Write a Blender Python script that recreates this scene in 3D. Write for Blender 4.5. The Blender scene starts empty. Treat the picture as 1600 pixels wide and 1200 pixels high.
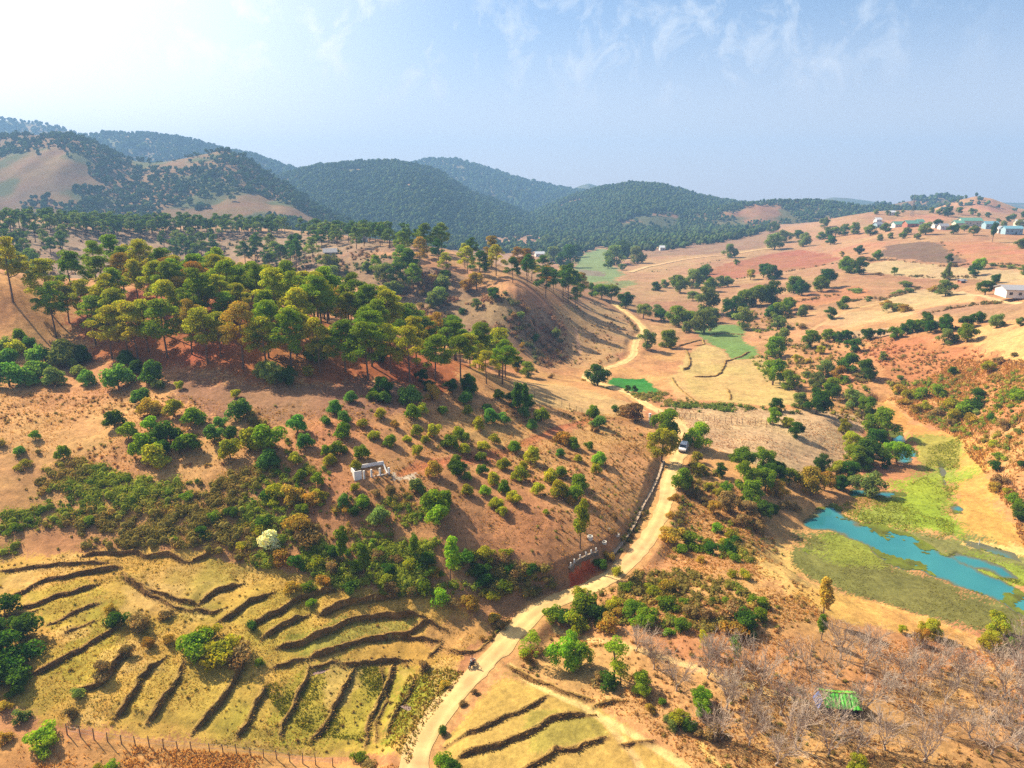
import bpy, math, random
import numpy as np
R = math.radians
SC = bpy.context.scene
COL = SC.collection

# ------------------------------------------------------------------ camera, sky, sun, exposure
F = 1080.0                       # focal length in pixels of the 1600 px wide photograph
PITCH = R(14.65)
CAMH = 62.0
CP, SP = math.cos(PITCH), math.sin(PITCH)
cam_d = bpy.data.cameras.new('camera')
cam = bpy.data.objects.new('camera', cam_d); COL.objects.link(cam)
cam.location = (0, 0, CAMH)
cam.rotation_euler = (R(90) - PITCH, 0, 0)
cam_d.sensor_width = 36; cam_d.lens = 36 * F / 1600
cam_d.clip_start = 0.5; cam_d.clip_end = 40000
SC.camera = cam

SUN_AZ, SUN_EL = -55.0, 41.0     # degrees from +Y (negative = to the left), above the horizon
sd = (math.sin(R(SUN_AZ)) * math.cos(R(SUN_EL)), math.cos(R(SUN_AZ)) * math.cos(R(SUN_EL)), math.sin(R(SUN_EL)))
sl = bpy.data.lights.new('sun', 'SUN'); sl.energy = 5.0; sl.angle = R(0.53); sl.color = (1.0, 0.88, 0.66)
so = bpy.data.objects.new('sun', sl); COL.objects.link(so)
from mathutils import Vector
so.rotation_euler = Vector(sd).to_track_quat('Z', 'Y').to_euler()
so.location = (-300, 300, 600)

w = bpy.data.worlds.new('World'); SC.world = w; w.use_nodes = True
nt = w.node_tree; nt.nodes.clear()
def nd(nt, t, **k):
    n = nt.nodes.new(t)
    for a, v in k.items(): setattr(n, a, v)
    return n
def lk(nt, a, b): nt.links.new(a, b)
wo = nd(nt, 'ShaderNodeOutputWorld'); bg = nd(nt, 'ShaderNodeBackground')
sky = nd(nt, 'ShaderNodeTexSky', sky_type='NISHITA', sun_disc=False)
sky.sun_elevation = R(SUN_EL); sky.sun_rotation = R(SUN_AZ)
sky.altitude = 1300; sky.air_density = 1.0; sky.dust_density = 2.4; sky.ozone_density = 1.6
bg.inputs['Strength'].default_value = 0.072
# thin wispy cloud puffs, laid on the sky dome by direction
geo = nd(nt, 'ShaderNodeTexCoord')
sep = nd(nt, 'ShaderNodeSeparateXYZ'); lk(nt, geo.outputs['Generated'], sep.inputs[0])
mp = nd(nt, 'ShaderNodeMapping'); mp.inputs['Scale'].default_value = (20.0, 20.0, 17.0); lk(nt, geo.outputs['Generated'], mp.inputs[0])
n1 = nd(nt, 'ShaderNodeTexNoise'); n1.inputs['Scale'].default_value = 1.0; n1.inputs['Detail'].default_value = 6; n1.inputs['Roughness'].default_value = 0.62
n1.inputs['Distortion'].default_value = 0.5
lk(nt, mp.outputs[0], n1.inputs['Vector'])
r1 = nd(nt, 'ShaderNodeMapRange'); r1.inputs[1].default_value = 0.50; r1.inputs[2].default_value = 0.72; lk(nt, n1.outputs[0], r1.inputs[0])
bd = nd(nt, 'ShaderNodeMapRange', interpolation_type='SMOOTHSTEP'); bd.inputs[1].default_value = 0.09; bd.inputs[2].default_value = 0.19; lk(nt, sep.outputs[2], bd.inputs[0])
be = nd(nt, 'ShaderNodeMapRange', interpolation_type='SMOOTHSTEP'); be.inputs[1].default_value = 0.31; be.inputs[2].default_value = 0.22; lk(nt, sep.outputs[2], be.inputs[0])
bx = nd(nt, 'ShaderNodeMapRange', interpolation_type='SMOOTHSTEP'); bx.inputs[1].default_value = 0.62; bx.inputs[2].default_value = 0.30; lk(nt, sep.outputs[0], bx.inputs[0])
m1 = nd(nt, 'ShaderNodeMath', operation='MULTIPLY'); lk(nt, r1.outputs[0], m1.inputs[0]); lk(nt, bd.outputs[0], m1.inputs[1])
m2 = nd(nt, 'ShaderNodeMath', operation='MULTIPLY'); lk(nt, m1.outputs[0], m2.inputs[0]); lk(nt, bx.outputs[0], m2.inputs[1])
m3 = nd(nt, 'ShaderNodeMath', operation='MULTIPLY'); lk(nt, m2.outputs[0], m3.inputs[0]); lk(nt, be.outputs[0], m3.inputs[1])
m4 = nd(nt, 'ShaderNodeMath', operation='MULTIPLY'); lk(nt, m3.outputs[0], m4.inputs[0]); m4.inputs[1].default_value = 0.75
mx = nd(nt, 'ShaderNodeMix', data_type='RGBA'); lk(nt, m4.outputs[0], mx.inputs[0]); lk(nt, sky.outputs[0], mx.inputs[6]); mx.inputs[7].default_value = (6.6, 6.9, 7.2, 1)
# pale lavender veil of dust low over the horizon
hzr = nd(nt, 'ShaderNodeMapRange', interpolation_type='SMOOTHSTEP'); hzr.inputs[1].default_value = 0.26; hzr.inputs[2].default_value = 0.0; hzr.inputs[4].default_value = 0.85; lk(nt, sep.outputs[2], hzr.inputs[0])
vl = nd(nt, 'ShaderNodeMix', data_type='RGBA'); lk(nt, hzr.outputs[0], vl.inputs[0]); lk(nt, mx.outputs[2], vl.inputs[6]); vl.inputs[7].default_value = (6.6, 5.7, 5.6, 1)
# the wide cream glow that hazy air makes round the sun
dt = nd(nt, 'ShaderNodeVectorMath', operation='DOT_PRODUCT'); lk(nt, geo.outputs['Generated'], dt.inputs[0]); dt.inputs[1].default_value = sd
g1 = nd(nt, 'ShaderNodeMapRange', interpolation_type='SMOOTHSTEP'); g1.inputs[1].default_value = 0.55; g1.inputs[2].default_value = 0.97; lk(nt, dt.outputs['Value'], g1.inputs[0])
ad = nd(nt, 'ShaderNodeMix', data_type='RGBA', blend_type='ADD'); lk(nt, g1.outputs[0], ad.inputs[0]); lk(nt, vl.outputs[2], ad.inputs[6]); ad.inputs[7].default_value = (6.2, 4.7, 1.8, 1)
lk(nt, ad.outputs[2], bg.inputs[0]); lk(nt, bg.outputs[0], wo.inputs[0])

SC.view_settings.view_transform = 'Standard'; SC.view_settings.look = 'None'
SC.view_settings.exposure = 1.14; SC.view_settings.gamma = 1.0
HAZE_D = 0.00026
SC.render.engine = 'CYCLES'
cy = SC.cycles
cy.max_bounces = 4; cy.diffuse_bounces = 2; cy.glossy_bounces = 2; cy.transmission_bounces = 3; cy.volume_bounces = 0; cy.transparent_max_bounces = 4
cy.use_denoising = False
cy.caustics_reflective = False; cy.caustics_refractive = False

# ------------------------------------------------------------------ numeric helpers
rng = np.random.default_rng(7)
random.seed(7)
def h2(ix, iy, s):
    n = (ix.astype(np.int64) * 374761393 + iy.astype(np.int64) * 668265263 + s * 982451653) & 0x7fffffff
    n = ((n ^ (n >> 13)) * 1274126177) & 0x7fffffff
    return ((n ^ (n >> 16)) & 0xffff) / 65535.0
def vnoise(x, y, s=0):
    x0 = np.floor(x); y0 = np.floor(y); fx = x - x0; fy = y - y0
    fx = fx * fx * (3 - 2 * fx); fy = fy * fy * (3 - 2 * fy)
    a = h2(x0, y0, s); b = h2(x0 + 1, y0, s); c = h2(x0, y0 + 1, s); d = h2(x0 + 1, y0 + 1, s)
    return (a + (b - a) * fx) * (1 - fy) + (c + (d - c) * fx) * fy
def fbm(x, y, s=0, o=4, g=0.5):
    t = 0; a = 1.0; n = 0
    for i in range(o):
        t = t + a * vnoise(x * 2 ** i + 17.3 * i, y * 2 ** i + 5.1 * i, s + i); n += a; a *= g
    return t / n                                  # 0..1, mean about .5
def sstep(a, b, x):
    t = np.clip((x - a) / (b - a), 0, 1); return t * t * (3 - 2 * t)
def lin(c):
    c = np.asarray(c, float) / 255.0
    return np.where(c <= 0.04045, c / 12.92, ((c + 0.055) / 1.055) ** 2.4)

# ------------------------------------------------------------------ terrain heights from points seen in the photograph
# (pixel x, pixel y, ground height in metres): each becomes a point of the ground at its real distance
CTRL = """
0,1200,3 200,1200,1 400,1200,-1 640,1200,0 800,1200,0 1000,1200,0 1200,1200,1 1400,1200,2 1600,1200,2
0,1060,5.5 150,1080,4.2 300,1100,1.8 450,1100,-.2 600,1110,-2.2 690,1080,0 850,1100,.5 1000,1080,1 1200,1060,2 1400,1050,1.5 1600,1050,.5
0,950,7.5 200,950,6 400,980,4 550,980,2.8 700,980,1.2 780,1000,.8 850,930,1.5 950,930,2.8 1100,930,3.5 1200,950,3 1300,950,1 1450,955,-1.4 1600,1000,-2
0,870,9 200,870,8 400,880,7 600,920,4.5 760,930,2.6
0,750,15 200,780,13 400,800,12 560,830,10 700,850,9 850,860,7 940,830,6 1000,850,2.5 1040,770,3.5 1070,690,4
0,620,22 200,640,21 400,680,19 560,740,16 700,740,13.5 850,740,10 980,740,7 1010,660,6
0,520,30 100,520,29 250,560,26 400,590,24 560,600,23 700,620,19 800,640,15 900,650,10
0,440,42 200,432,40 400,470,35 600,530,28 740,580,20
700,520,13 760,470,21 850,540,6 800,440,30 800,430,29 880,465,16 920,480,8 680,400,36 550,385,38 550,370,39.5 450,400,31 300,400,30 400,355,43 300,355,45 100,350,46 0,345,47 0,400,36
900,520,6 950,540,2.5 980,490,2.5 940,450,2 700,560,8 800,580,4.5 860,600,5 940,600,1
1000,600,-.5 1000,510,.5 1130,540,-1 1150,610,0 1250,600,-1 1200,560,-1 1300,650,1 1200,680,2.5 1100,740,3 1200,740,1.5 1280,760,-1.8 1250,830,-1.9
1300,800,-2.4 1400,830,-2.5 1600,930,-2.5 1450,750,-2.4 1420,690,-2.3 1350,690,-2
1500,720,-2 1520,830,-2 1600,850,-2 1560,740,1.5 1600,780,1.5 1600,680,8 1450,600,3 1400,620,-.5 1500,640,2.5 1600,600,13 1600,520,20 1450,520,13 1350,520,7 1280,540,2 1200,500,1 1250,460,7 1350,460,10 1450,450,14 1600,440,22
1200,420,8 1100,430,3 1050,390,8 1100,400,8 1300,400,16 1450,400,24 1600,400,28 1300,370,25 1450,360,33 1450,343,45 1600,352,38 1200,360,20 1000,370,8 930,400,0 900,420,1 960,430,2 1000,460,1
"""
pts = []
for t in CTRL.split():
    a, b, c = map(float, t.split(',')); u, v = (a - 800) / F, (600 - b) / F
    dz = v * CP - SP; t_ = (c - CAMH) / dz
    pts.append((u * t_, t_ * (CP + v * SP), c))
for X, Y, Z in ((-120, 250, 24), (-90, 262, 20), (-50, 245, 15), (-22, 236, 9), (-200, 280, 26), (-330, 700, 25), (-150, 720, 18), (-450, 650, 28), (-20, 640, 6),
                (-60, 45, 4), (0, 40, 0), (60, 40, 1), (-40, 25, 3), (40, 25, 1), (-200, 120, 16), (-280, 220, 36), (170, 110, 0), (220, 180, 12), (320, 250, 24), (-420, 400, 42),
                (460, 420, 30), (800, 800, 42), (650, 600, 33), (480, 960, 50), (620, 960, 50), (760, 1000, 46), (-900, 900, 20), (-700, 600, 35)):
    pts.append((X, Y, Z))
for Y in (1500, 2400, 4500):
    for k in (-1.3, -.9, -.5, -.2, .1, .3, .6, .9, 1.3):
        pts.append((k * Y, Y, (12 if k < .2 else 24) if Y == 1500 else 8))
P = np.array(pts)
def warp(x, y): return np.stack([x / y * 1.6, np.log(y)], -1)
A = warp(P[:, 0], P[:, 1]); n = len(A)
def tk(d2): return np.where(d2 > 0, 0.5 * d2 * np.log(np.maximum(d2, 1e-12)), 0)
K = tk(((A[:, None] - A[None]) ** 2).sum(-1)) + np.eye(n) * 2e-3
M = np.zeros((n + 3, n + 3)); M[:n, :n] = K; M[:n, n] = 1; M[:n, n + 1:] = A; M[n, :n] = 1; M[n + 1:, :n] = A.T
WT = np.linalg.solve(M, np.concatenate([P[:, 2], np.zeros(3)]))
def tps(x, y):
    q = warp(x, y); out = np.empty(len(q))
    for i in range(0, len(q), 40000):
        s = q[i:i + 40000]
        out[i:i + 40000] = tk(((s[:, None] - A[None]) ** 2).sum(-1)) @ WT[:n] + WT[n] + s @ WT[n + 1:]
    return out
# a fan-shaped ground grid, finer near the camera; the coarse grid first
UMAX, Y0, Y1 = 1.28, 26.0, 4300.0
def grid(nu, ny):
    # rows: even in log Y with more of them between 45 m and 900 m
    t = np.linspace(0, 1, 4001); ly = math.log(Y0) + t * (math.log(Y1) - math.log(Y0))
    Yv = np.exp(ly); wgt = np.where(Yv < 48, .35, np.where(Yv < 420, 1.6, np.where(Yv < 1000, 1.0, .35)))
    c = np.concatenate([[0], np.cumsum((wgt[1:] + wgt[:-1]) / 2)]); c /= c[-1]
    lv = np.interp(np.linspace(0, 1, ny), c, ly)
    # columns: denser inside the field of view
    s = np.linspace(-1, 1, 2001); wu = np.where(np.abs(s * UMAX) < .82, 1.0, .3)
    cu = np.concatenate([[0], np.cumsum((wu[1:] + wu[:-1]) / 2)]); cu /= cu[-1]
    uv = np.interp(np.linspace(0, 1, nu), cu, s * UMAX)
    return uv, lv
ug, lg = grid(150, 330)
Ub, Lb = np.meshgrid(ug, lg)
Yb = np.exp(Lb); Xb = Ub * Yb
Hb = tps(Xb.ravel(), Yb.ravel()).reshape(Xb.shape)
def bil(Hg, uv, lv, x, y):
    y = np.maximum(y, Y0 * 1.001); u = np.clip(x / y, uv[0], uv[-1]); l = np.clip(np.log(y), lv[0], lv[-1])
    fu = np.interp(u, uv, np.arange(len(uv))); fl = np.interp(l, lv, np.arange(len(lv)))
    i = np.minimum(fu.astype(int), len(uv) - 2); j = np.minimum(fl.astype(int), len(lv) - 2); a = fu - i; b = fl - j
    return (Hg[j, i] * (1 - a) + Hg[j, i + 1] * a) * (1 - b) + (Hg[j + 1, i] * (1 - a) + Hg[j + 1, i + 1] * a) * b
def hbase(x, y): return bil(Hb, ug, lg, np.asarray(x, float), np.asarray(y, float))
TT = 45 * np.exp(np.linspace(0, math.log(60), 2600))
def ground(px, py):
    """first point of the ground that the photograph shows at a pixel"""
    u, v = (px - 800) / F, (600 - py) / F
    x = u * TT; y = TT * (CP + v * SP); z = CAMH + TT * (v * CP - SP)
    g = z - hbase(x, y); k = np.argmax(g < 0)
    if not (g < 0).any(): k = len(TT) - 1
    if k == 0: return float(x[0]), float(y[0])
    a = g[k - 1] / (g[k - 1] - g[k] + 1e-9); t = TT[k - 1] + a * (TT[k] - TT[k - 1])
    return float(u * t), float(t * (CP + v * SP))
def depth_of(x, y, z): return y * CP - (z - CAMH) * SP
def pix(x, y, z):
    d = depth_of(x, y, z); v = (y * SP + (z - CAMH) * CP)
    return 800 + F * x / d, 600 - F * v / d
def prs(s): return [tuple(map(float, t.split(','))) for t in s.split()]
def wpoly(s): return np.array([ground(*p[:2]) for p in prs(s)])
def dense(p, step, closed=False):
    p = np.asarray(p, float)
    # Catmull-Rom through the points, then even spacing
    q = np.vstack([2 * p[0] - p[1], p, 2 * p[-1] - p[-2]]); out = []
    for i in range(1, len(q) - 2):
        t = np.linspace(0, 1, 14, endpoint=False)[:, None]; a, b, c, d = q[i - 1], q[i], q[i + 1], q[i + 2]
        out.append(.5 * (2 * b + (c - a) * t + (2 * a - 5 * b + 4 * c - d) * t ** 2 + (3 * b - a - 3 * c + d) * t ** 3))
    o = np.vstack(out + [p[-1:]]); s = np.concatenate([[0], np.cumsum(np.hypot(*np.diff(o, axis=0).T))])
    k = np.linspace(0, s[-1], max(3, int(s[-1] / step) + 1))
    return np.stack([np.interp(k, s, o[:, 0]), np.interp(k, s, o[:, 1])], -1)
def inpoly(x, y, pg):
    r = np.zeros(x.shape, bool); j = len(pg) - 1
    for i in range(len(pg)):
        xi, yi = pg[i]; xj, yj = pg[j]
        c = (yi > y) != (yj > y)
        r ^= c & (x < (xj - xi) * (y - yi) / (yj - yi + 1e-12) + xi); j = i
    return r
def pdist(x, y, pl):
    """distance to a polyline, position along it (0..n-1), side (+ = left of travel)"""
    best = np.full(x.shape, 1e9); pos = np.zeros(x.shape); side = np.zeros(x.shape)
    for i in range(len(pl) - 1):
        ax, ay = pl[i]; dx, dy = pl[i + 1] - pl[i]; L = dx * dx + dy * dy + 1e-9
        t = np.clip(((x - ax) * dx + (y - ay) * dy) / L, 0, 1)
        ex = x - ax - t * dx; ey = y - ay - t * dy; d = np.hypot(ex, ey); m = d < best
        best = np.where(m, d, best); pos = np.where(m, i + t, pos); side = np.where(m, dx * ey - dy * ex, side)
    return best, pos, side
# ------------------------------------------------------------------ object helpers
def tag(o, label=None, cat=None, group=None, kind=None):
    if label: o['label'] = label
    if cat: o['category'] = cat
    if group: o['group'] = group
    if kind: o['kind'] = kind
    return o
def mesh_np(name, V, faces, tint=None, smooth=False, attr='tint'):
    """faces: list of (n,k) index arrays"""
    me = bpy.data.meshes.new(name); V = np.asarray(V, np.float32)
    me.vertices.add(len(V)); me.vertices.foreach_set('co', V.ravel())
    faces = [f for f in faces if len(f)]
    lo = np.concatenate([np.asarray(f, np.int32).ravel() for f in faces])
    tot = np.concatenate([np.full(len(f), f.shape[1], np.int32) for f in faces])
    st = np.concatenate([[0], np.cumsum(tot)[:-1]]).astype(np.int32)
    me.loops.add(len(lo)); me.loops.foreach_set('vertex_index', lo)
    me.polygons.add(len(tot)); me.polygons.foreach_set('loop_start', st)
    me.polygons.foreach_set('use_smooth', np.full(len(tot), smooth))
    if tint is not None:
        t = np.asarray(tint, np.float32)
        if t.ndim == 1: t = np.repeat(t[:, None], 3, 1)
        a = me.color_attributes.new(attr, 'FLOAT_COLOR', 'POINT')
        a.data.foreach_set('color', np.concatenate([t, np.ones((len(t), 1), np.float32)], 1).ravel())
    me.update(calc_edges=True); me.validate(verbose=False)
    return me
def link(name, me, mat=None, parent=None, loc=None):
    o = bpy.data.objects.new(name, me); COL.objects.link(o)
    if mat is not None and me is not None and len(me.materials) == 0: me.materials.append(mat)
    if parent: o.parent = parent
    if loc is not None: o.location = loc
    return o
def empty(name, loc, rz=0):
    o = bpy.data.objects.new(name, None); COL.objects.link(o); o.location = loc; o.rotation_euler = (0, 0, rz); o.empty_display_size = .3
    return o
class MB:
    def __init__(s): s.V = []; s.Fs = []
    def box(s, c, d, rz=0, rx=0):
        x, y, z = (k / 2 for k in d); b = len(s.V); ca, sa = math.cos(rz), math.sin(rz); cx, sx = math.cos(rx), math.sin(rx)
        for k in range(8):
            p = [x if k & 1 else -x, y if k & 2 else -y, z if k & 4 else -z]
            p[1], p[2] = p[1] * cx - p[2] * sx, p[1] * sx + p[2] * cx
            s.V.append((c[0] + p[0] * ca - p[1] * sa, c[1] + p[0] * sa + p[1] * ca, c[2] + p[2]))
        s.Fs += [tuple(b + i for i in f) for f in ((0, 2, 3, 1), (4, 5, 7, 6), (0, 1, 5, 4), (2, 6, 7, 3), (0, 4, 6, 2), (1, 3, 7, 5))]
        return s
    def tube(s, pts, rad, n=6):
        pts = [Vector(p) for p in pts]; rad = rad if isinstance(rad, (list, tuple)) else [rad] * len(pts); b = len(s.V)
        for i, p in enumerate(pts):
            d = (pts[min(i + 1, len(pts) - 1)] - pts[max(i - 1, 0)]).normalized(); u = d.orthogonal().normalized(); v = d.cross(u)
            if i and u.dot(pu) < 0: u, v = -u, -v
            pu = u
            for k in range(n): s.V.append(tuple(p + (u * math.cos(2 * math.pi * k / n) + v * math.sin(2 * math.pi * k / n)) * rad[i]))
        for i in range(len(pts) - 1):
            for k in range(n):
                a, c = b + i * n + k, b + i * n + (k + 1) % n; s.Fs.append((a, c, c + n, a + n))
        s.Fs.append(tuple(b + k for k in range(n))[::-1]); s.Fs.append(tuple(b + (len(pts) - 1) * n + k for k in range(n)))
        return s
    def poly(s, vs, fs):
        b = len(s.V); s.V += [tuple(v) for v in vs]; s.Fs += [tuple(b + i for i in f) for f in fs]; return s
    def build(s, name, mat, parent=None, loc=None, smooth=False):
        me = bpy.data.meshes.new(name); me.from_pydata(s.V, [], s.Fs); me.update()
        if smooth:
            for p in me.polygons: p.use_smooth = True
        return link(name, me, mat, parent, loc)
# ------------------------------------------------------------------ materials
def base_mat(name):
    m = bpy.data.materials.new(name); m.use_nodes = True; t = m.node_tree
    return m, t, t.nodes['Principled BSDF'], t.nodes['Material Output']
def plain(name, rgb, rough=.8, noise=.25, scale=3.0, bump=0.0, metal=0.0):
    m, t, b, o = base_mat(name)
    tc = nd(t, 'ShaderNodeTexCoord'); n = nd(t, 'ShaderNodeTexNoise'); n.inputs['Scale'].default_value = scale; n.inputs['Detail'].default_value = 5
    lk(t, tc.outputs['Object'], n.inputs['Vector'])
    mr = nd(t, 'ShaderNodeMapRange'); mr.inputs[3].default_value = 1 - noise; mr.inputs[4].default_value = 1 + noise; lk(t, n.outputs[0], mr.inputs[0])
    x = nd(t, 'ShaderNodeMix', data_type='RGBA', blend_type='MULTIPLY'); x.inputs[0].default_value = 1; x.inputs[6].default_value = (*rgb, 1); lk(t, mr.outputs[0], x.inputs[7])
    lk(t, x.outputs[2], b.inputs['Base Color']); b.inputs['Roughness'].default_value = rough; b.inputs['Metallic'].default_value = metal
    if bump:
        bp = nd(t, 'ShaderNodeBump'); bp.inputs['Strength'].default_value = bump; lk(t, n.outputs[0], bp.inputs['Height']); lk(t, bp.outputs[0], b.inputs['Normal'])
    return m
ALB = 0.80
def C(r, g, b): return lin((r, g, b)) * ALB
def foliage(name, rgb, trans=.38, var=.22, hv=.016):
    """leaves: diffuse with light passing through, each plant a little different"""
    m, t, b, o = base_mat(name); t.nodes.remove(b)
    at = nd(t, 'ShaderNodeAttribute', attribute_name='tint'); oi = nd(t, 'ShaderNodeObjectInfo')
    x = nd(t, 'ShaderNodeMix', data_type='RGBA', blend_type='MULTIPLY'); x.inputs[0].default_value = 1; x.inputs[6].default_value = (*rgb, 1); lk(t, at.outputs['Color'], x.inputs[7])
    hs = nd(t, 'ShaderNodeHueSaturation'); lk(t, x.outputs[2], hs.inputs['Color'])
    mh = nd(t, 'ShaderNodeMapRange'); mh.inputs[3].default_value = .5 - hv; mh.inputs[4].default_value = .5 + hv; lk(t, oi.outputs['Random'], mh.inputs[0]); lk(t, mh.outputs[0], hs.inputs['Hue'])
    q = nd(t, 'ShaderNodeMath', operation='MULTIPLY'); q.inputs[1].default_value = 7.13; lk(t, oi.outputs['Random'], q.inputs[0]); fr = nd(t, 'ShaderNodeMath', operation='FRACT'); lk(t, q.outputs[0], fr.inputs[0])
    mv = nd(t, 'ShaderNodeMapRange'); mv.inputs[3].default_value = 1 - var; mv.inputs[4].default_value = 1 + var; lk(t, fr.outputs[0], mv.inputs[0]); lk(t, mv.outputs[0], hs.inputs['Value'])
    d = nd(t, 'ShaderNodeBsdfDiffuse'); tr = nd(t, 'ShaderNodeBsdfTranslucent'); lk(t, hs.outputs[0], d.inputs[0])
    br = nd(t, 'ShaderNodeMix', data_type='RGBA', blend_type='MULTIPLY'); br.inputs[0].default_value = 1; lk(t, hs.outputs[0], br.inputs[6]); br.inputs[7].default_value = (1.6, 1.5, .7, 1); lk(t, br.outputs[2], tr.inputs[0])
    ms = nd(t, 'ShaderNodeMixShader'); ms.inputs[0].default_value = trans; lk(t, d.outputs[0], ms.inputs[1]); lk(t, tr.outputs[0], ms.inputs[2]); lk(t, ms.outputs[0], o.inputs[0])
    return m
def ground_mat(name, attr='tint', s1=.9, s2=.2, amp=.55, bump=.6, dist=.3):
    """soil and dry grass: the colour of each field times fine tufty variation"""
    m, t, b, o = base_mat(name)
    at = nd(t, 'ShaderNodeAttribute', attribute_name=attr); tc = nd(t, 'ShaderNodeTexCoord')
    def nz(sc, det, ro=.6):
        n = nd(t, 'ShaderNodeTexNoise'); n.inputs['Scale'].default_value = sc; n.inputs['Detail'].default_value = det; n.inputs['Roughness'].default_value = ro
        lk(t, tc.outputs['Object'], n.inputs['Vector']); return n
    a = nz(s1, 8, .82); c = nz(s2, 4); e = nz(.035, 3)
    ma = nd(t, 'ShaderNodeMapRange'); ma.inputs[1].default_value = .28; ma.inputs[2].default_value = .72; ma.inputs[3].default_value = 1 - amp; ma.inputs[4].default_value = 1 + amp * .8; lk(t, a.outputs[0], ma.inputs[0])
    mc = nd(t, 'ShaderNodeMapRange'); mc.inputs[1].default_value = .3; mc.inputs[2].default_value = .7; mc.inputs[3].default_value = .82; mc.inputs[4].default_value = 1.16; lk(t, c.outputs[0], mc.inputs[0])
    mm = nd(t, 'ShaderNodeMath', operation='MULTIPLY'); lk(t, ma.outputs[0], mm.inputs[0]); lk(t, mc.outputs[0], mm.inputs[1])
    x = nd(t, 'ShaderNodeMix', data_type='RGBA', blend_type='MULTIPLY'); x.inputs[0].default_value = 1; lk(t, at.outputs['Color'], x.inputs[6]); lk(t, mm.outputs[0], x.inputs[7])
    hs = nd(t, 'ShaderNodeHueSaturation'); lk(t, x.outputs[2], hs.inputs['Color'])
    mh = nd(t, 'ShaderNodeMapRange'); mh.inputs[1].default_value = .3; mh.inputs[2].default_value = .7; mh.inputs[3].default_value = .488; mh.inputs[4].default_value = .515; lk(t, e.outputs[0], mh.inputs[0]); lk(t, mh.outputs[0], hs.inputs['Hue'])
    lk(t, hs.outputs[0], b.inputs['Base Color']); b.inputs['Roughness'].default_value = .95; b.inputs['Specular IOR Level'].default_value = .1
    bp = nd(t, 'ShaderNodeBump'); bp.inputs['Strength'].default_value = bump; bp.inputs['Distance'].default_value = dist; lk(t, a.outputs[0], bp.inputs['Height']); lk(t, bp.outputs[0], b.inputs['Normal'])
    return m
M_GROUND = ground_mat('dry_ground')
M_ROAD = ground_mat('road_dust', s1=.9, s2=.3, amp=.14, bump=.25, dist=.1)
M_BANK = ground_mat('bank_earth', s1=2.2, s2=.5, amp=.45, bump=.8, dist=.3)

# ------------------------------------------------------------------ lines and areas seen in the photograph
ROAD = wpoly("640,1260 648,1200 660,1160 690,1110 735,1060 790,1005 840,960 890,925 950,890 1000,858 1025,820 1040,780 1047,745 1060,712 1071,690 1066,668 1050,652 1030,642 1010,632 985,617 950,604 925,596 916,588 930,580 952,574 975,565 990,553 992,538 997,527 1006,519 1000,506 985,492 970,482 957,473")
FARROAD = wpoly("985,425 1007,418 1025,415 1050,409 1087,404 1145,397 1187,391 1215,387")
PATHS = [(wpoly(s), wd, c) for s, wd, c in (
    ("797,1040 825,1062 850,1078 880,1093 910,1105 940,1120 960,1130 1010,1160 1060,1190 1085,1215", .9, (232, 190, 122)),
    ("930,1117 950,1133 968,1152 990,1180 1004,1210", .6, (228, 184, 118)),
    ("868,985 885,990 910,997 945,1002 980,1010 1020,1022 1060,1035 1095,1046 1130,1060 1165,1070 1200,1082 1240,1092 1285,1108", .8, (230, 186, 125)),
    ("1092,1160 1110,1180 1135,1212", .6, (230, 185, 110)),
    ("925,655 905,662 870,670 830,686 790,703 760,711 720,720 690,722 650,730 625,738", 1.5, (200, 118, 78)),
    ("1062,655 1060,668 1064,690", 2.0, (222, 178, 118)),
    ("1260,520 1285,505 1320,488 1345,480 1380,474", 2.0, (225, 170, 112)),
    ("900,515 903,535 907,552", .9, (222, 165, 125)),
    ("1500,455 1530,462 1545,466 1590,475", 3.0, (222, 182, 130)))]
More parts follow.
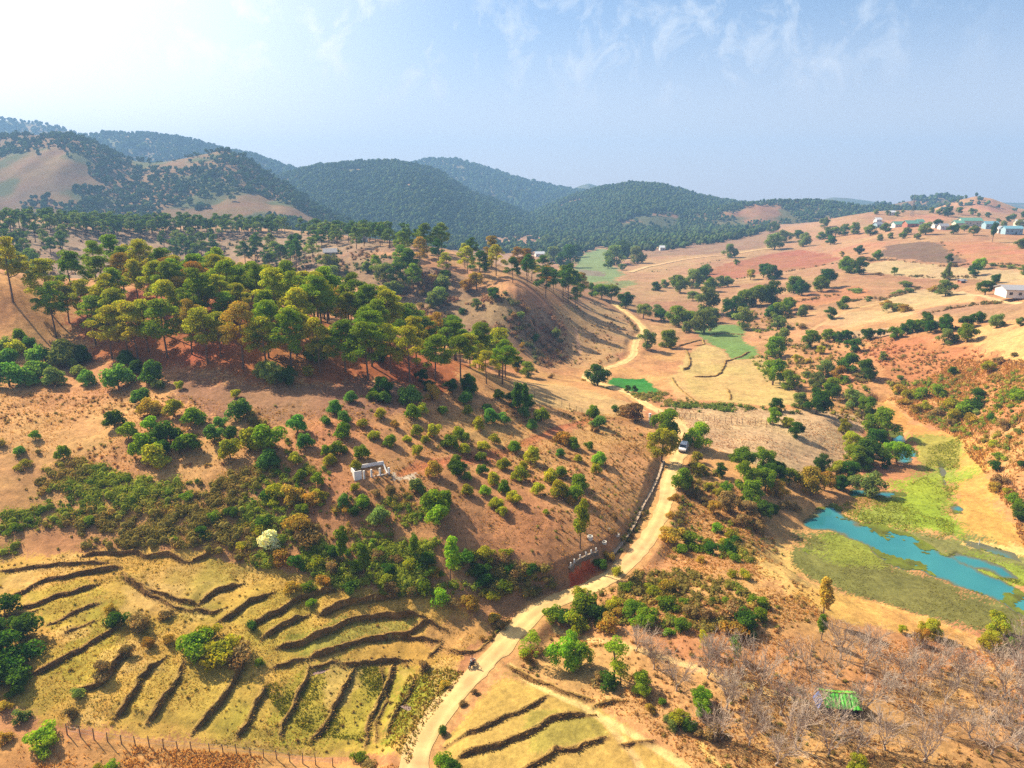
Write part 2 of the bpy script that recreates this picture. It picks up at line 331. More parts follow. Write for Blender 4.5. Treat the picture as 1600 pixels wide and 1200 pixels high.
BANKS = [(wpoly(s), h, wd) for s, h, wd in (
    ("12,933 45,922 75,908 110,902 150,894 190,891", 1.0, 6), ("28,953 60,947 83,937 120,927 152,915", 1.0, 5), ("75,975 100,966 125,954 155,944", .5, 4), ("100,992 125,982 150,971", .45, 4),
    ("45,1060 82,1040 120,1022 150,1002 182,980", 1.0, 6), ("120,1078 150,1075 175,1050 193,1030 208,1010", 1.3, 7),
    ("180,1124 207,1085 217,1065 237,1047 258,1026", 1.0, 6), ("228,1130 262,1090 275,1072 284,1050 284,1030", 1.0, 6), ("300,1147 327,1117 350,1092 372,1057 382,1030", 1.0, 7),
    ("370,1154 390,1125 400,1107 407,1085 413,1071", .9, 6), ("436,1155 450,1120 465,1090 477,1062 483,1044", 1.0, 6), ("484,1046 505,1041 527,1034", .7, 4), ("485,1157 510,1130 530,1090 547,1060 556,1040", 1.0, 6),
    ("569,1168 575,1140 595,1097 610,1065 618,1040", 1.0, 5), ("605,1150 612,1125 632,1095 645,1072 650,1058", .8, 3),
    ("308,947 340,927 387,911", 1.0, 5), ("340,973 367,960 400,940 432,925", 1.0, 5), ("388,978 425,962 457,942 475,932 525,924", 1.2, 5), ("408,999 445,977 484,961", 1.0, 5),
    ("495,967 525,951 562,941 600,932 645,926 668,934", 1.4, 6), ("430,1014 470,1005 505,990 540,975 575,967 612,962 665,964", 1.1, 5), ("481,1031 525,1015 560,1005 590,996 630,995 645,985 669,970", .9, 5),
    ("533,1036 575,1038 607,1036 642,1030", .6, 4), ("668,1027 688,1008", .6, 4), ("700,1015 740,1020 765,1000 790,978", .9, 4),
    ("190,898 212,917 250,930 275,937 307,946", .7, 5), ("128,874 170,867 205,865 237,871 270,872 297,880", .9, 5), ("297,880 320,870 343,859", .9, 5), ("0,893 40,890 110,884 170,883", .4, 4),
    ("695,1163 717,1155 750,1142 775,1130 800,1120 825,1110 862,1085", .7, 5), ("711,1184 750,1170 800,1155 842,1141 850,1132 882,1120 932,1116", .9, 6), ("812,1203 857,1182 865,1172 895,1172 910,1162 947,1153", .9, 6),
    ("973,1161 1005,1157 1019,1158", .6, 4), ("928,1106 950,1100 982,1097", .7, 4), ("798,1041 832,1062 865,1072 878,1084 927,1097", .5, 4),
    ("425,1042 450,1036 481,1031", .4, 3), ("630,996 660,999 690,1003", .4, 3), ("664,970 682,977 702,986", .4, 3), ("303,952 330,960 352,955", .5, 3), ("0,965 30,962 62,955", .5, 4), ("596,1042 606,1090 590,1130 586,1160", .5, 3), ("200,905 225,925 262,944 300,958", .4, 3),
    # far field ridges in the valley
    ("1086,540 1100,537 1099,530", .8, 6), ("1067,580 1078,572 1076,556 1070,545", 1.2, 8), ("1083,590 1110,588 1125,583 1133,570 1136,565 1150,560 1172,551", .8, 8), ("1050,592 1060,606 1070,616 1085,628", .7, 5),
    ("1110,524 1118,522 1140,522 1165,523", .7, 6), ("1108,517 1112,512 1122,508", .7, 5), ("1135,605 1141,615 1142,626", .5, 4), ("1061,540 1085,533 1100,532", 1.0, 6))]
DN = np.array([.55, -.83])
CHANNELS = [wpoly(s) for s in (
    "1258,818 1272,800 1287,790 1300,786 1316,800 1345,822 1380,822 1420,834 1450,850 1475,866 1500,878 1530,893 1570,910 1600,924 1660,946 1660,990 1600,957 1560,937 1500,915 1450,895 1415,884 1385,873 1350,848 1322,832 1296,824 1275,827",
    "1392,669 1408,672 1412,690 1425,703 1436,713 1416,726 1406,722 1401,697", "1328,764 1345,767 1375,768 1412,769 1414,773 1370,777 1335,779", "1490,868 1500,863 1525,872 1575,890 1600,905 1570,903 1520,888",
    "1362,622 1372,619 1382,622 1374,626", "1493,790 1500,786 1509,789 1504,796 1494,796")]
PUDDLES = [wpoly(s) for s in ("484,1056 490,1048 505,1045 522,1044 505,1052", "627,1106 636,1100 648,1104 640,1112")]
AREAS = [   # polygon, colour, ragged edge in metres, mottling
    ("-200,1140 110,1146 250,1160 400,1173 560,1190 640,1196 640,1300 -200,1300", (206, 144, 90), .8),
    ("-60,880 60,868 130,866 230,858 340,872 420,890 520,918 640,918 700,925 740,960 720,1010 720,1040 680,1085 650,1140 640,1190 560,1182 380,1158 240,1152 130,1140 60,1120 -60,1080", (206, 154, 78), 1.0),
    ("20,925 130,905 160,940 190,1000 200,1020 140,1075 60,1050 110,1000 60,960", (186, 152, 64), 1.0),
    ("180,1120 250,1030 380,1030 410,1090 380,1150", (194, 150, 72), .8), ("405,1150 445,1060 480,1040 560,1040 640,1045 620,1090 580,1165 490,1155", (178, 148, 60), 1.2),
    ("440,1000 560,965 660,966 640,990 560,1000 480,1025", (172, 150, 70), .8), ("600,1160 615,1110 650,1060 690,1050 720,1045 690,1090 650,1140 630,1170", (142, 134, 46), 1.2),
    ("190,895 380,880 420,905 340,930 330,960 260,970 200,945", (206, 156, 88), 1.0), ("660,970 760,965 770,985 700,1030 660,1010", (202, 146, 88), 1.0),
    ("690,1160 800,1040 870,1075 930,1100 1000,1150 1060,1200 1100,1300 660,1300", (192, 150, 82), .8), ("820,1112 930,1118 950,1150 890,1170 830,1180", (168, 142, 70), .6),
    ("780,1040 850,990 1000,1005 1130,1055 1280,1100 1340,1100 1500,1040 1600,1040 1600,1250 1150,1250 1000,1130 880,1085", (204, 148, 98), 1.2),
    ("1040,1110 1200,1090 1330,1120 1500,1100 1600,1130 1600,1250 1150,1250", (192, 138, 92), 2.0),
    # reddish floor of the pine wood, bright bare slope left of it
    ("90,500 200,470 330,460 500,500 640,540 790,590 700,610 520,600 380,600 250,580 130,560", (180, 100, 62), 3.0), ("-100,470 60,440 100,500 150,545 60,530 -100,520", (208, 142, 92), 3.0),
    ("250,590 480,600 640,600 660,640 560,650 420,660 300,640", (158, 108, 84), 3.0), ("640,720 690,716 740,708 830,682 915,656 915,668 850,690 760,722 690,735 640,744", (206, 128, 92), 1.0), ("610,735 640,732 658,742 640,748 612,746", (222, 190, 168), .6),
    ("-60,345 100,352 300,358 440,362 560,376 650,395 560,400 380,400 250,440 130,430 -60,440", (176, 132, 106), 6.0),
    # brush hillside behind the wood
    ("380,400 560,400 660,415 720,425 800,462 880,500 905,560 850,572 760,545 690,520 640,470 520,440", (160, 118, 92), 6.0), ("700,425 790,450 870,480 800,470 720,445", (190, 128, 92), 4.0),
    ("860,482 930,470 985,500 990,530 960,570 900,575 870,540", (198, 146, 100), 2.5),
    # valley fields
    ("940,606 955,590 1008,591 1022,604 1032,613 1010,617 975,613", (62, 128, 48), .8),
    ("1082,515 1110,507 1150,508 1166,516 1158,528 1185,548 1178,560 1148,562 1125,545 1098,528", (124, 148, 74), 1.0), ("1072,556 1100,536 1125,546 1145,562 1190,560 1240,600 1245,636 1150,632 1080,625 1050,600", (200, 160, 104), 1.0),
    ("1040,590 1066,582 1090,630 1060,626", (206, 156, 106), .8), ("1035,628 1110,636 1200,642 1300,645 1355,652 1345,700 1290,735 1200,735 1120,700 1060,660", (206, 162, 126), 1.0), ("800,590 900,606 1010,640 1000,655 880,640 800,618", (204, 156, 108), 1.0),
    ("905,400 935,388 965,392 945,408 975,425 960,440 915,442 895,420", (140, 156, 92), 4.0), ("905,421 940,424 950,430 910,432", (150, 128, 110), 3.0), ("930,443 985,438 1000,452 960,458", (150, 150, 84), 3.0),
    # meadow round the pond
    ("1362,612 1402,640 1440,668 1490,680 1545,690 1540,730 1560,790 1600,840 1660,870 1660,890 1540,862 1500,850 1488,800 1497,730 1500,700 1425,684 1395,660", (208, 146, 82), 1.5),
    ("1330,818 1420,826 1500,836 1600,866 1700,888 1700,935 1600,920 1500,882 1420,840", (132, 122, 72), 2.5),
    ("1410,690 1440,678 1500,690 1498,730 1485,770 1490,835 1455,832 1400,826 1325,812 1310,795 1350,785 1400,770 1440,750 1455,725 1425,700", (148, 146, 62), 3.2), ("1440,680 1495,686 1500,720 1460,735 1430,715", (160, 142, 68), 1.5),
    ("1395,760 1480,740 1490,830 1440,828 1400,800", (156, 164, 50), 3.2), ("1450,872 1475,864 1520,868 1600,884 1660,900 1660,935 1600,922 1540,900 1500,890", (146, 152, 54), 2.4),
    ("1240,830 1300,826 1360,850 1400,880 1470,905 1560,945 1660,1000 1640,1010 1530,978 1400,935 1290,900 1235,870", (122, 114, 62), 2.4), ("1290,830 1330,838 1370,862 1380,880 1330,882 1285,860", (146, 148, 58), 2.2),
    ("1160,850 1215,830 1240,850 1250,885 1330,915 1420,945 1530,988 1545,1020 1480,1010 1380,975 1290,950 1230,925 1190,890", (222, 168, 104), 1.2), ("1500,850 1545,860 1600,866 1660,880 1660,862 1590,850 1530,845", (226, 176, 112), .8),
    ("1265,905 1330,915 1440,952 1520,985 1500,1000 1400,985 1300,965 1240,935", (216, 160, 90), 1.0),
    ("888,882 905,872 938,862 950,868 925,890 896,906", (188, 78, 46), .5),
    # right hillside
    ("1350,520 1420,525 1510,545 1600,560 1660,600 1600,660 1500,640 1440,610 1390,600 1370,560", (186, 118, 80), 3.0), ("1505,518 1540,508 1660,496 1660,580 1600,566 1540,548", (212, 158, 106), 2.0),
    ("1300,520 1400,508 1480,500 1440,520 1360,528", (186, 140, 110), 2.0),
    ("1190,480 1220,468 1300,450 1345,446 1365,462 1330,470 1270,478 1240,484", (208, 128, 78), 2.0), ("1100,425 1140,410 1200,398 1250,390 1300,398 1312,405 1270,418 1200,425 1160,434 1110,436", (190, 108, 74), 2.5),
    ("1270,392 1300,378 1350,368 1400,362 1480,366 1560,370 1660,385 1660,372 1540,350 1400,352 1300,360", (206, 138, 96), 4.0), ("1460,380 1530,376 1660,388 1660,420 1545,414 1510,412", (206, 128, 86), 3.0), ("1300,392 1350,378 1385,378 1365,398 1310,402", (206, 134, 92), 3.0),
    ("1368,400 1385,384 1440,378 1466,378 1512,412 1470,412 1400,404", (140, 100, 82), 3.0), ("1350,412 1400,407 1470,416 1545,420 1660,428 1660,445 1540,436 1400,430 1350,424", (208, 164, 116), 3.0),
    ("1378,470 1400,462 1430,452 1480,452 1530,462 1520,472 1440,484 1400,480", (206, 162, 112), 2.0), ("1280,505 1330,488 1400,482 1440,490 1380,502 1310,512", (206, 156, 110), 2.5), ("1430,488 1530,472 1660,470 1660,496 1540,500 1450,496", (172, 124, 96), 3.0),
    ("990,420 1010,405 1100,398 1200,385 1250,388 1180,398 1100,412 1040,425", (202, 146, 100), 4.0), ("1000,385 1060,370 1130,360 1200,362 1250,370 1180,388 1090,398 1010,400", (174, 124, 98), 6.0), ("995,388 1010,374 1050,370 1068,380 1040,388", (220, 172, 108), 4.0),
    ("970,452 1010,440 1100,440 1130,460 1060,472 1000,470", (198, 140, 96), 4.0), ("1130,345 1200,335 1260,345 1330,345 1300,356 1220,354 1150,352", (200, 140, 104), 8.0), ("1380,345 1420,338 1470,334 1490,340 1440,350", (218, 140, 100), 6.0),
]
PINEWOOD = wpoly("75,498 150,552 220,575 330,590 420,585 520,592 600,592 700,598 780,600 800,588 740,565 650,528 560,508 470,482 380,458 250,440 130,440 70,455")

# ------------------------------------------------------------------ the ground mesh
NU, NY = 860, 1180
uv, lv = grid(NU, NY)
U, L = np.meshgrid(uv, lv); Y = np.exp(L); X = U * Y
H = hbase(X, Y)
near = sstep(900, 500, Y)
def box(pl, m):
    a, b = pl.min(0) - m, pl.max(0) + m
    j0, j1 = np.searchsorted(lv, math.log(max(a[1], Y0))), np.searchsorted(lv, math.log(max(b[1], Y0 + 1)))
    us = [a[0] / max(a[1], Y0), a[0] / max(b[1], Y0), b[0] / max(a[1], Y0), b[0] / max(b[1], Y0)]
    i0, i1 = np.searchsorted(uv, min(us)), np.searchsorted(uv, max(us))
    return slice(max(j0 - 1, 0), min(j1 + 2, NY)), slice(max(i0 - 1, 0), min(i1 + 2, NU))
wob = (fbm(X * .25, Y * .25, 3, 4) - .5)
# gentle natural relief, rougher on wild slopes
H = H + (fbm(X * .05, Y * .05, 11, 4) - .5) * 2.2 * sstep(60, 130, Y) * sstep(3000, 1500, Y) + (fbm(X * .6, Y * .6, 15, 3) - .5) * .22 * sstep(700, 300, Y)
cal = []
for pl, h, wd in BANKS:
    s = dense(pl, .8); s = s + (np.stack([fbm(s[:, 0] * .35, s[:, 1] * .35, 5, 3), fbm(s[:, 0] * .35, s[:, 1] * .35, 9, 3)], -1) - .5) * .9 + (np.stack([fbm(s[:, 0] * 1.1, s[:, 1] * 1.1, 6, 2), fbm(s[:, 0] * 1.1, s[:, 1] * 1.1, 8, 2)], -1) - .5) * .4
    d0 = s[-1] - s[0]; nn = np.array([d0[1], -d0[0]]); flip = nn @ DN < 0
    if flip: s = s[::-1]
    cal.append((s, h, wd))
    sl_ = box(s, wd + 2)
    d, pos, side = pdist(X[sl_], Y[sl_], s[::2] if len(s) > 5 else s)
    up = side > 0
    e = np.minimum(pos, (len(s[::2]) - 1) - pos); e = sstep(-.01, .8, e)
    k = np.where(up, h * .37 * np.clip(1 - d / (wd + 1), 0, 1), -h * .12 * sstep(1.5, 0, d)) * e * (.15 + 1.7 * fbm(X[sl_] * .22, Y[sl_] * .22, 91, 3))
    H[sl_] = H[sl_] + k
# the road bed
def bed(pl, wd, sink=0.0, sm=41, soft=3.0):
    s = dense(pl, 1.0); z = bil(H, uv, lv, s[:, 0], s[:, 1]); m = min(sm, len(z) // 2 * 2 - 1)
    zp = np.pad(z, m // 2, mode='edge'); z = np.convolve(zp, np.ones(m) / m, 'valid') - sink
    sl_ = box(s, wd + soft + 3); q = max(1, len(s) // 120)
    d, pos, side = pdist(X[sl_], Y[sl_], s[::q]); zc = np.interp(pos * q, np.arange(len(s)), z)
    k = sstep(wd / 2 + soft, wd / 2 + .5, d); H[sl_] = H[sl_] * (1 - k) + zc * k
    return s, z
roads = [(bed(ROAD, 4.0, .15), 4.0), (bed(FARROAD, 5.5, 0, 21, 8.0), 5.0)]
# banks of the pond and its channel
WATER_Z = -2.75
allw = wpoly("1180,850 1250,770 1340,740 1380,655 1455,655 1470,740 1510,850 1720,900 1760,1080 1620,1040 1500,985 1380,940 1250,890")
sl_ = box(allw, 3); q = inpoly(X[sl_], Y[sl_], allw); H[sl_] = np.where(q, np.maximum(H[sl_], WATER_Z + .04 + .3 * fbm(X[sl_] * .18, Y[sl_] * .18, 21, 4)), H[sl_])
for cpoly in CHANNELS:
    sl_ = box(cpoly, 4); xx = X[sl_] + wob[sl_] * 2.4; yy = Y[sl_] + np.roll(wob[sl_], 7, 1) * 3.4
    ins = inpoly(xx, yy, cpoly); d, _, _ = pdist(xx, yy, np.vstack([cpoly, cpoly[:1]]))
    sd_ = np.where(ins, -d, d) + (fbm(X[sl_] * .35, Y[sl_] * .35, 23, 4) - .5) * 2.6
    target = WATER_Z + .5 * np.clip(sd_ - .25, -1.6, 1.0)
    k = sstep(2.2, 0.2, sd_); H[sl_] = H[sl_] * (1 - k) + np.minimum(H[sl_], target) * k
lowp = wpoly("1240,835 1300,830 1400,885 1500,925 1660,1000 1640,1010 1500,968 1390,930 1290,898 1238,868")
sl_ = box(lowp, 12); xx = X[sl_] + wob[sl_] * 3; yy = Y[sl_] + wob[sl_] * 3; q = inpoly(xx, yy, lowp); d, _, _ = pdist(xx, yy, np.vstack([lowp, lowp[:1]])); d = np.where(q, 0, d); lo = np.minimum(H[sl_], WATER_Z - .06 + .40 * fbm(X[sl_] * .3, Y[sl_] * .3, 31, 4)); k = sstep(9.0, 0.0, d); H[sl_] = H[sl_] * (1 - k) + lo * k
# furrows in the ploughed field
fur = wpoly("1040,632 1200,644 1345,655 1335,700 1290,730 1200,730 1125,698 1060,660")
sl_ = box(fur, 2); q = inpoly(X[sl_], Y[sl_], fur); H[sl_] += q * .16 * np.sin((X[sl_] * .35 + Y[sl_] * .94) * 2 * math.pi / 2.6 + 3 * fbm(X[sl_] * .03, Y[sl_] * .03, 8, 2))
# colours
G = np.empty(X.shape + (3,)); mot = fbm(X * .03, Y * .03, 41, 5); mo2 = fbm(X * .12, Y * .12, 47, 4)
t = sstep(.35, .68, mot)[..., None]
G[:] = C(212, 152, 98) * (1 - t) + C(196, 134, 90) * t
t = sstep(.52, .72, mo2)[..., None] * .5; G[:] = G * (1 - t) + C(166, 112, 74) * t
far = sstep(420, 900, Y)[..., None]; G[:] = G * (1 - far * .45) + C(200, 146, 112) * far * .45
for s, c, rag in AREAS:
    pg = wpoly(s); sl_ = box(pg, rag * 2); w1 = (fbm(X[sl_] / rag * .35, Y[sl_] / rag * .35, 51, 3) - .5) * rag * 3.2; w2 = (fbm(X[sl_] / rag * .35, Y[sl_] / rag * .35, 57, 3) - .5) * rag * 3.2
    w1 += (h2(np.arange(w1.size).reshape(w1.shape), np.zeros(w1.shape), 5) - .5) * rag * 1.3; w2 += (h2(np.arange(w1.size).reshape(w1.shape), np.ones(w1.shape), 6) - .5) * rag * 1.3
    q = inpoly(X[sl_] + w1, Y[sl_] + w2, pg)
    c1 = C(min(c[0] + 3, 245), min(c[1] + 5, 235), c[2]) if c[0] > c[1] else C(*c); v = (.86 + .28 * mo2[sl_])[..., None]
    G[sl_] = np.where(q[..., None], c1 * v, G[sl_])
# green and straw patches inside the terraces and the gully
ter = wpoly("-60,880 130,866 340,872 520,918 700,925 720,1040 650,1140 560,1182 240,1152 60,1120 -60,1080"); sl_ = box(ter, 1)
q = inpoly(X[sl_], Y[sl_], ter) * sstep(.5, .66, fbm(X[sl_] * .09, Y[sl_] * .09, 61, 4)) * .45; G[sl_] = G[sl_] * (1 - q[..., None]) + C(146, 138, 44) * q[..., None]
q = inpoly(X[sl_], Y[sl_], ter) * sstep(.56, .7, fbm(X[sl_] * .22, Y[sl_] * .22, 67, 4)) * .6; G[sl_] = G[sl_] * (1 - q[..., None]) + C(222, 176, 104) * q[..., None]
for (s, z), wd in roads:
    sl_ = box(s, wd + 3); d, _, _ = pdist(X[sl_], Y[sl_], s[::max(1, len(s) // 120)]); k = sstep(wd / 2 + 1.0, wd / 2 - .3, d + wob[sl_] * 3)[..., None] * .4; G[sl_] = G[sl_] * (1 - k) + C(222, 172, 104) * k
for pl, wd, c in PATHS:
    s = dense(pl, 1.0); sl_ = box(s, wd + 2); d, _, _ = pdist(X[sl_], Y[sl_], s[::max(1, len(s) // 60)]); k = sstep(wd / 2 + .35, wd / 2 - .15, d + wob[sl_] * .8)[..., None]
    G[sl_] = G[sl_] * (1 - k) + C(*c) * k; H[sl_] = H[sl_] - .08 * k[..., 0]
for s, h, wd in cal:      # paler crest line and darker brown strip below each terrace step
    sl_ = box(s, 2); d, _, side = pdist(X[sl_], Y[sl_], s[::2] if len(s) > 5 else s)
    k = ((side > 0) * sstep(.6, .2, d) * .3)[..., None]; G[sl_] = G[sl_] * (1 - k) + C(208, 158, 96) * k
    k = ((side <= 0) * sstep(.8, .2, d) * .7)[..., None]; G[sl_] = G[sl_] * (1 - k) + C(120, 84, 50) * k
mar = wpoly("1200,850 1300,775 1440,690 1500,690 1495,850 1660,870 1660,1020 1530,995 1400,940 1240,885"); sl_ = box(mar, 2)
k = (inpoly(X[sl_], Y[sl_], mar) * sstep(WATER_Z + .02, WATER_Z - .1, H[sl_]))[..., None] * .8; G[sl_] = G[sl_] * (1 - k) + C(84, 78, 44) * k
for pg in PUDDLES:
    sl_ = box(pg, 1); q = inpoly(X[sl_], Y[sl_], pg); zz = float(bil(H, uv, lv, *pg.mean(0)[:, None])[0]); H[sl_] = np.where(q, zz - .12, H[sl_]); 
idx = np.arange(NU * NY).reshape(NY, NU)
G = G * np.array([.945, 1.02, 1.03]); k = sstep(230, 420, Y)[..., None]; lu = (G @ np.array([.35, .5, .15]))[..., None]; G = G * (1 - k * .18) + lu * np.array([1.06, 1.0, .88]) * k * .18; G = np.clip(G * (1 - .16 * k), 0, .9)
quads = np.stack([idx[:-1, :-1], idx[:-1, 1:], idx[1:, 1:], idx[1:, :-1]], -1).reshape(-1, 4)
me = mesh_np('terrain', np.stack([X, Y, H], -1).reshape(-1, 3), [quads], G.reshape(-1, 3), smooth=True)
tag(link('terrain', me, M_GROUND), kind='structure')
def hz(x, y): return float(bil(H, uv, lv, np.array([x], float), np.array([y], float))[0])
def hzv(x, y): return bil(H, uv, lv, np.asarray(x, float), np.asarray(y, float))
# ------------------------------------------------------------------ roads, water
def ribbon(name, s, z, wd, col, lift, ragged):
    tn = np.gradient(s, axis=0); tn /= np.hypot(tn[:, 0], tn[:, 1])[:, None] + 1e-9; nr = np.stack([-tn[:, 1], tn[:, 0]], -1)
    W = np.linspace(-1, 1, 11); V = []; T = []
    hw = wd / 2 * (1 + .10 * (fbm(np.arange(len(s)) * .06, np.zeros(len(s)), 71, 3) - .5) * 2)
    for i, a in enumerate(W):
        off = a * hw
        if abs(a) == 1: off = off + ragged * (fbm(np.arange(len(s)) * .45, np.full(len(s), a), 77, 3) - .5) * 2
        p = s + nr * off[:, None]; V.append(np.stack([p[:, 0], p[:, 1], z + lift + .05 * (1 - a * a) - .07 * math.exp(-((abs(a) - .5) / .13) ** 2)], -1))
        rut = math.exp(-((abs(a) - .5) / .2) ** 2); n_ = fbm(p[:, 0] * .5, p[:, 1] * .5, 81, 3)[:, None]
        T.append(C(*col) * (.84 + .16 * rut) * (.74 + .5 * n_))
    m = len(s); V = np.stack(V, 1).reshape(-1, 3); T = np.stack(T, 1).reshape(-1, 3); k = len(W)
    ii = np.arange(m * k).reshape(m, k); f = np.stack([ii[:-1, :-1], ii[:-1, 1:], ii[1:, 1:], ii[1:, :-1]], -1).reshape(-1, 4)
    return tag(link(name, mesh_np(name, V, [f], T, True), M_ROAD), kind='structure')
ribbon('dirt_road', roads[0][0][0], roads[0][0][1], 3.25, (236, 196, 134), .05, .55)
ribbon('dirt_road', roads[1][0][0], roads[1][0][1], 5.0, (226, 184, 138), .3, .5)
def water_mat(name, rgb, rough):
    m, t, b, o = base_mat(name); b.inputs['Base Color'].default_value = (*rgb, 1); b.inputs['Roughness'].default_value = rough; b.inputs['IOR'].default_value = 1.33
    tc = nd(t, 'ShaderNodeTexCoord'); n = nd(t, 'ShaderNodeTexNoise'); n.inputs['Scale'].default_value = .20; n.inputs['Detail'].default_value = 5; n.inputs['Distortion'].default_value = .6; lk(t, tc.outputs['Object'], n.inputs['Vector'])
    r = nd(t, 'ShaderNodeValToRGB'); lk(t, n.outputs[0], r.inputs[0]); r.color_ramp.elements[0].position = .30; r.color_ramp.elements[1].position = .56
    r.color_ramp.elements[0].color = (rgb[0] * .8, rgb[1] * .42, rgb[2] * .36, 1); r.color_ramp.elements[1].color = (*(np.array(rgb) * 1.12), 1); lk(t, r.outputs[0], b.inputs['Base Color'])
    n2 = nd(t, 'ShaderNodeTexNoise'); n2.inputs['Scale'].default_value = 1.6; lk(t, tc.outputs['Object'], n2.inputs['Vector'])
    bp = nd(t, 'ShaderNodeBump'); bp.inputs['Strength'].default_value = .12; bp.inputs['Distance'].default_value = .05; lk(t, n2.outputs[0], bp.inputs['Height']); lk(t, bp.outputs[0], b.inputs['Normal'])
    return m
M_WATER = water_mat('pond_water', C(58, 130, 132), .08)
M_PUD = water_mat('puddle_water', C(150, 130, 124), .08)
def depth_water(pg, z):
    sl_ = box(pg, 2); xs = np.arange(pg[:, 0].min(), pg[:, 0].max(), .6); ys = np.arange(pg[:, 1].min(), pg[:, 1].max(), .6); gx_, gy_ = np.meshgrid(xs, ys); dp = z - hzv(gx_.ravel(), gy_.ravel()).reshape(gx_.shape)
    k = sstep(.10, .55, dp + (fbm(gx_ * .25, gy_ * .25, 901, 4) - .5) * .5)[..., None]; n_ = fbm(gx_ * .09, gy_ * .09, 905, 4)[..., None]; T = C(112, 106, 66) * (1 - k) + (C(78, 158, 158) * n_ + C(34, 104, 120) * (1 - n_)) * k
    ii = np.arange(gx_.size).reshape(gx_.shape); f = np.stack([ii[:-1, :-1], ii[:-1, 1:], ii[1:, 1:], ii[1:, :-1]], -1).reshape(-1, 4); dm = dp.ravel() > -.25; f = f[dm[f].any(1)]
    return tag(link('pond_water', mesh_np('pond_water', np.stack([gx_.ravel(), gy_.ravel(), np.full(gx_.size, z)], -1), [f], T.reshape(-1, 3)), M_WATER), kind='structure')
def sheet(name, pg, z, mat): 
    me_ = bpy.data.meshes.new(name); me_.from_pydata([(p[0], p[1], z) for p in pg], [], [tuple(range(len(pg)))[::(1)]]); me_.update()
    return tag(link(name, me_, mat), kind='structure')
M_WATER.node_tree.links.new(nd(M_WATER.node_tree, 'ShaderNodeAttribute', attribute_name='tint').outputs['Color'], M_WATER.node_tree.nodes['Principled BSDF'].inputs['Base Color'])
depth_water(allw, WATER_Z)
for pg in PUDDLES: sheet('puddle_water', pg.mean(0) + (pg - pg.mean(0)) * 1.12, hz(*pg.mean(0)) + .05, M_PUD)
# ------------------------------------------------------------------ hills beyond the valley, each a ridge with its own crest, depth and gullies
M_HILL = ground_mat('hill_grass', s1=.05, s2=.012, amp=.30, bump=.35, dist=4.0)
HILLS = []
def hill(crest, D, Wf, Wb, cols, seed, ns=260, nt_=90, z0=2.0, D2=None):
    c = np.array(prs(crest)); px = np.linspace(c[0, 0], c[-1, 0], ns)
    # smooth interpolation of the crest heights
    py = np.interp(px, c[:, 0], c[:, 1]); m = max(3, ns // 45) | 1; py = np.convolve(np.pad(py, m // 2, mode='edge'), np.ones(m) / m, 'valid')
    u = (px - 800) / F; Dd = np.full(ns, float(D)) if D2 is None else np.linspace(D, D2, ns)
    Dd = Dd * (1 + .06 * (fbm(px * .012, np.zeros(ns), seed, 2) - .5))
    v = (600 - py) / F; Yc = Dd * (CP + v * SP) ; Zc = CAMH + Dd * (v * CP - SP)
    t = np.linspace(-1, 1, nt_); S_, T_ = np.meshgrid(np.arange(ns), t)
    Yv = Yc[None] + np.where(T_ < 0, T_ * Wf, T_ * Wb); uu = (u * Dd / Yc)[None]; Xv = uu * Yv
    # gullies and spurs: noise stretched down the slope
    g = fbm(Xv / (Wf * .30), Yv / (Wf * .75) + seed, seed, 4) - .5
    pr = np.clip(1 - np.abs(T_) ** 1.25, 0, 1); edge = sstep(0, .10, np.minimum(S_, ns - 1 - S_) / ns)
    flank = np.clip(1 - (1 - pr) ** 2.0, 0, 1) * np.clip(np.abs(T_) * 3, 0, 1)
    Z = z0 + (Zc[None] - z0) * (pr ** 1.15) + g * (Zc[None] - z0) * .28 * flank * sstep(1.0, .75, np.abs(T_))
    Z = Z - (1 - pr) ** 8 * 6
    n1_ = fbm(Xv * .006, Yv * .006, seed + 3, 4)[..., None]; n2_ = fbm(Xv * .02, Yv * .02, seed + 6, 4)[..., None]
    a, b, d = (C(*k) for k in cols); w_ = sstep(.40, .60, n1_); Cc = a * (1 - w_) + b * w_; w_ = sstep(.55, .68, n2_); Cc = Cc * (1 - w_) + d * w_
    V = np.stack([Xv, Yv, Z], -1).reshape(-1, 3); ii = np.arange(ns * nt_).reshape(nt_, ns)
    f = np.stack([ii[:-1, :-1], ii[:-1, 1:], ii[1:, 1:], ii[1:, :-1]], -1).reshape(-1, 4)
    o = tag(link('hill', mesh_np('hill', V, [f], Cc.reshape(-1, 3), True), M_HILL), kind='structure')
    HILLS.append((Xv, Yv, Z)); return Xv, Yv, Z
DRY = ((140, 108, 74), (116, 92, 72), (92, 96, 56)); WOOD = ((96, 106, 66), (112, 110, 74), (150, 124, 88))
h_tan = hill("-420,215 -200,204 0,212 70,210 112,213 150,224 180,241 215,253 250,254 290,247 322,240 348,235 375,243 400,256 420,276 450,291 480,311 510,332 560,352", 1080, 430, 300, DRY, 101, 340, 110)
h_far1 = hill("-500,176 -200,172 0,187 50,192 85,198 110,207 160,228 240,262", 2300, 700, 600, WOOD, 111)
h_far2 = hill("40,250 90,226 125,214 165,209 235,211 300,220 350,234 400,244 440,258 480,274 540,298 600,322", 2050, 600, 500, WOOD, 121)
h_mid = hill("360,318 400,296 430,280 470,268 500,262 540,258 580,255 620,255 660,263 690,273 712,289 740,305 780,318 820,336 870,358", 1650, 560, 400, ((122, 114, 78), (100, 108, 66), (164, 130, 92)), 131, 300, 110)
h_back = hill("560,300 610,272 640,258 662,251 690,250 715,251 740,258 770,268 800,278 850,290 890,297 940,306 1010,322", 2600, 700, 600, WOOD, 141)
hill("870,318 890,300 905,290 920,286 938,291 965,304 985,318", 3300, 500, 400, WOOD, 151, 80, 40)
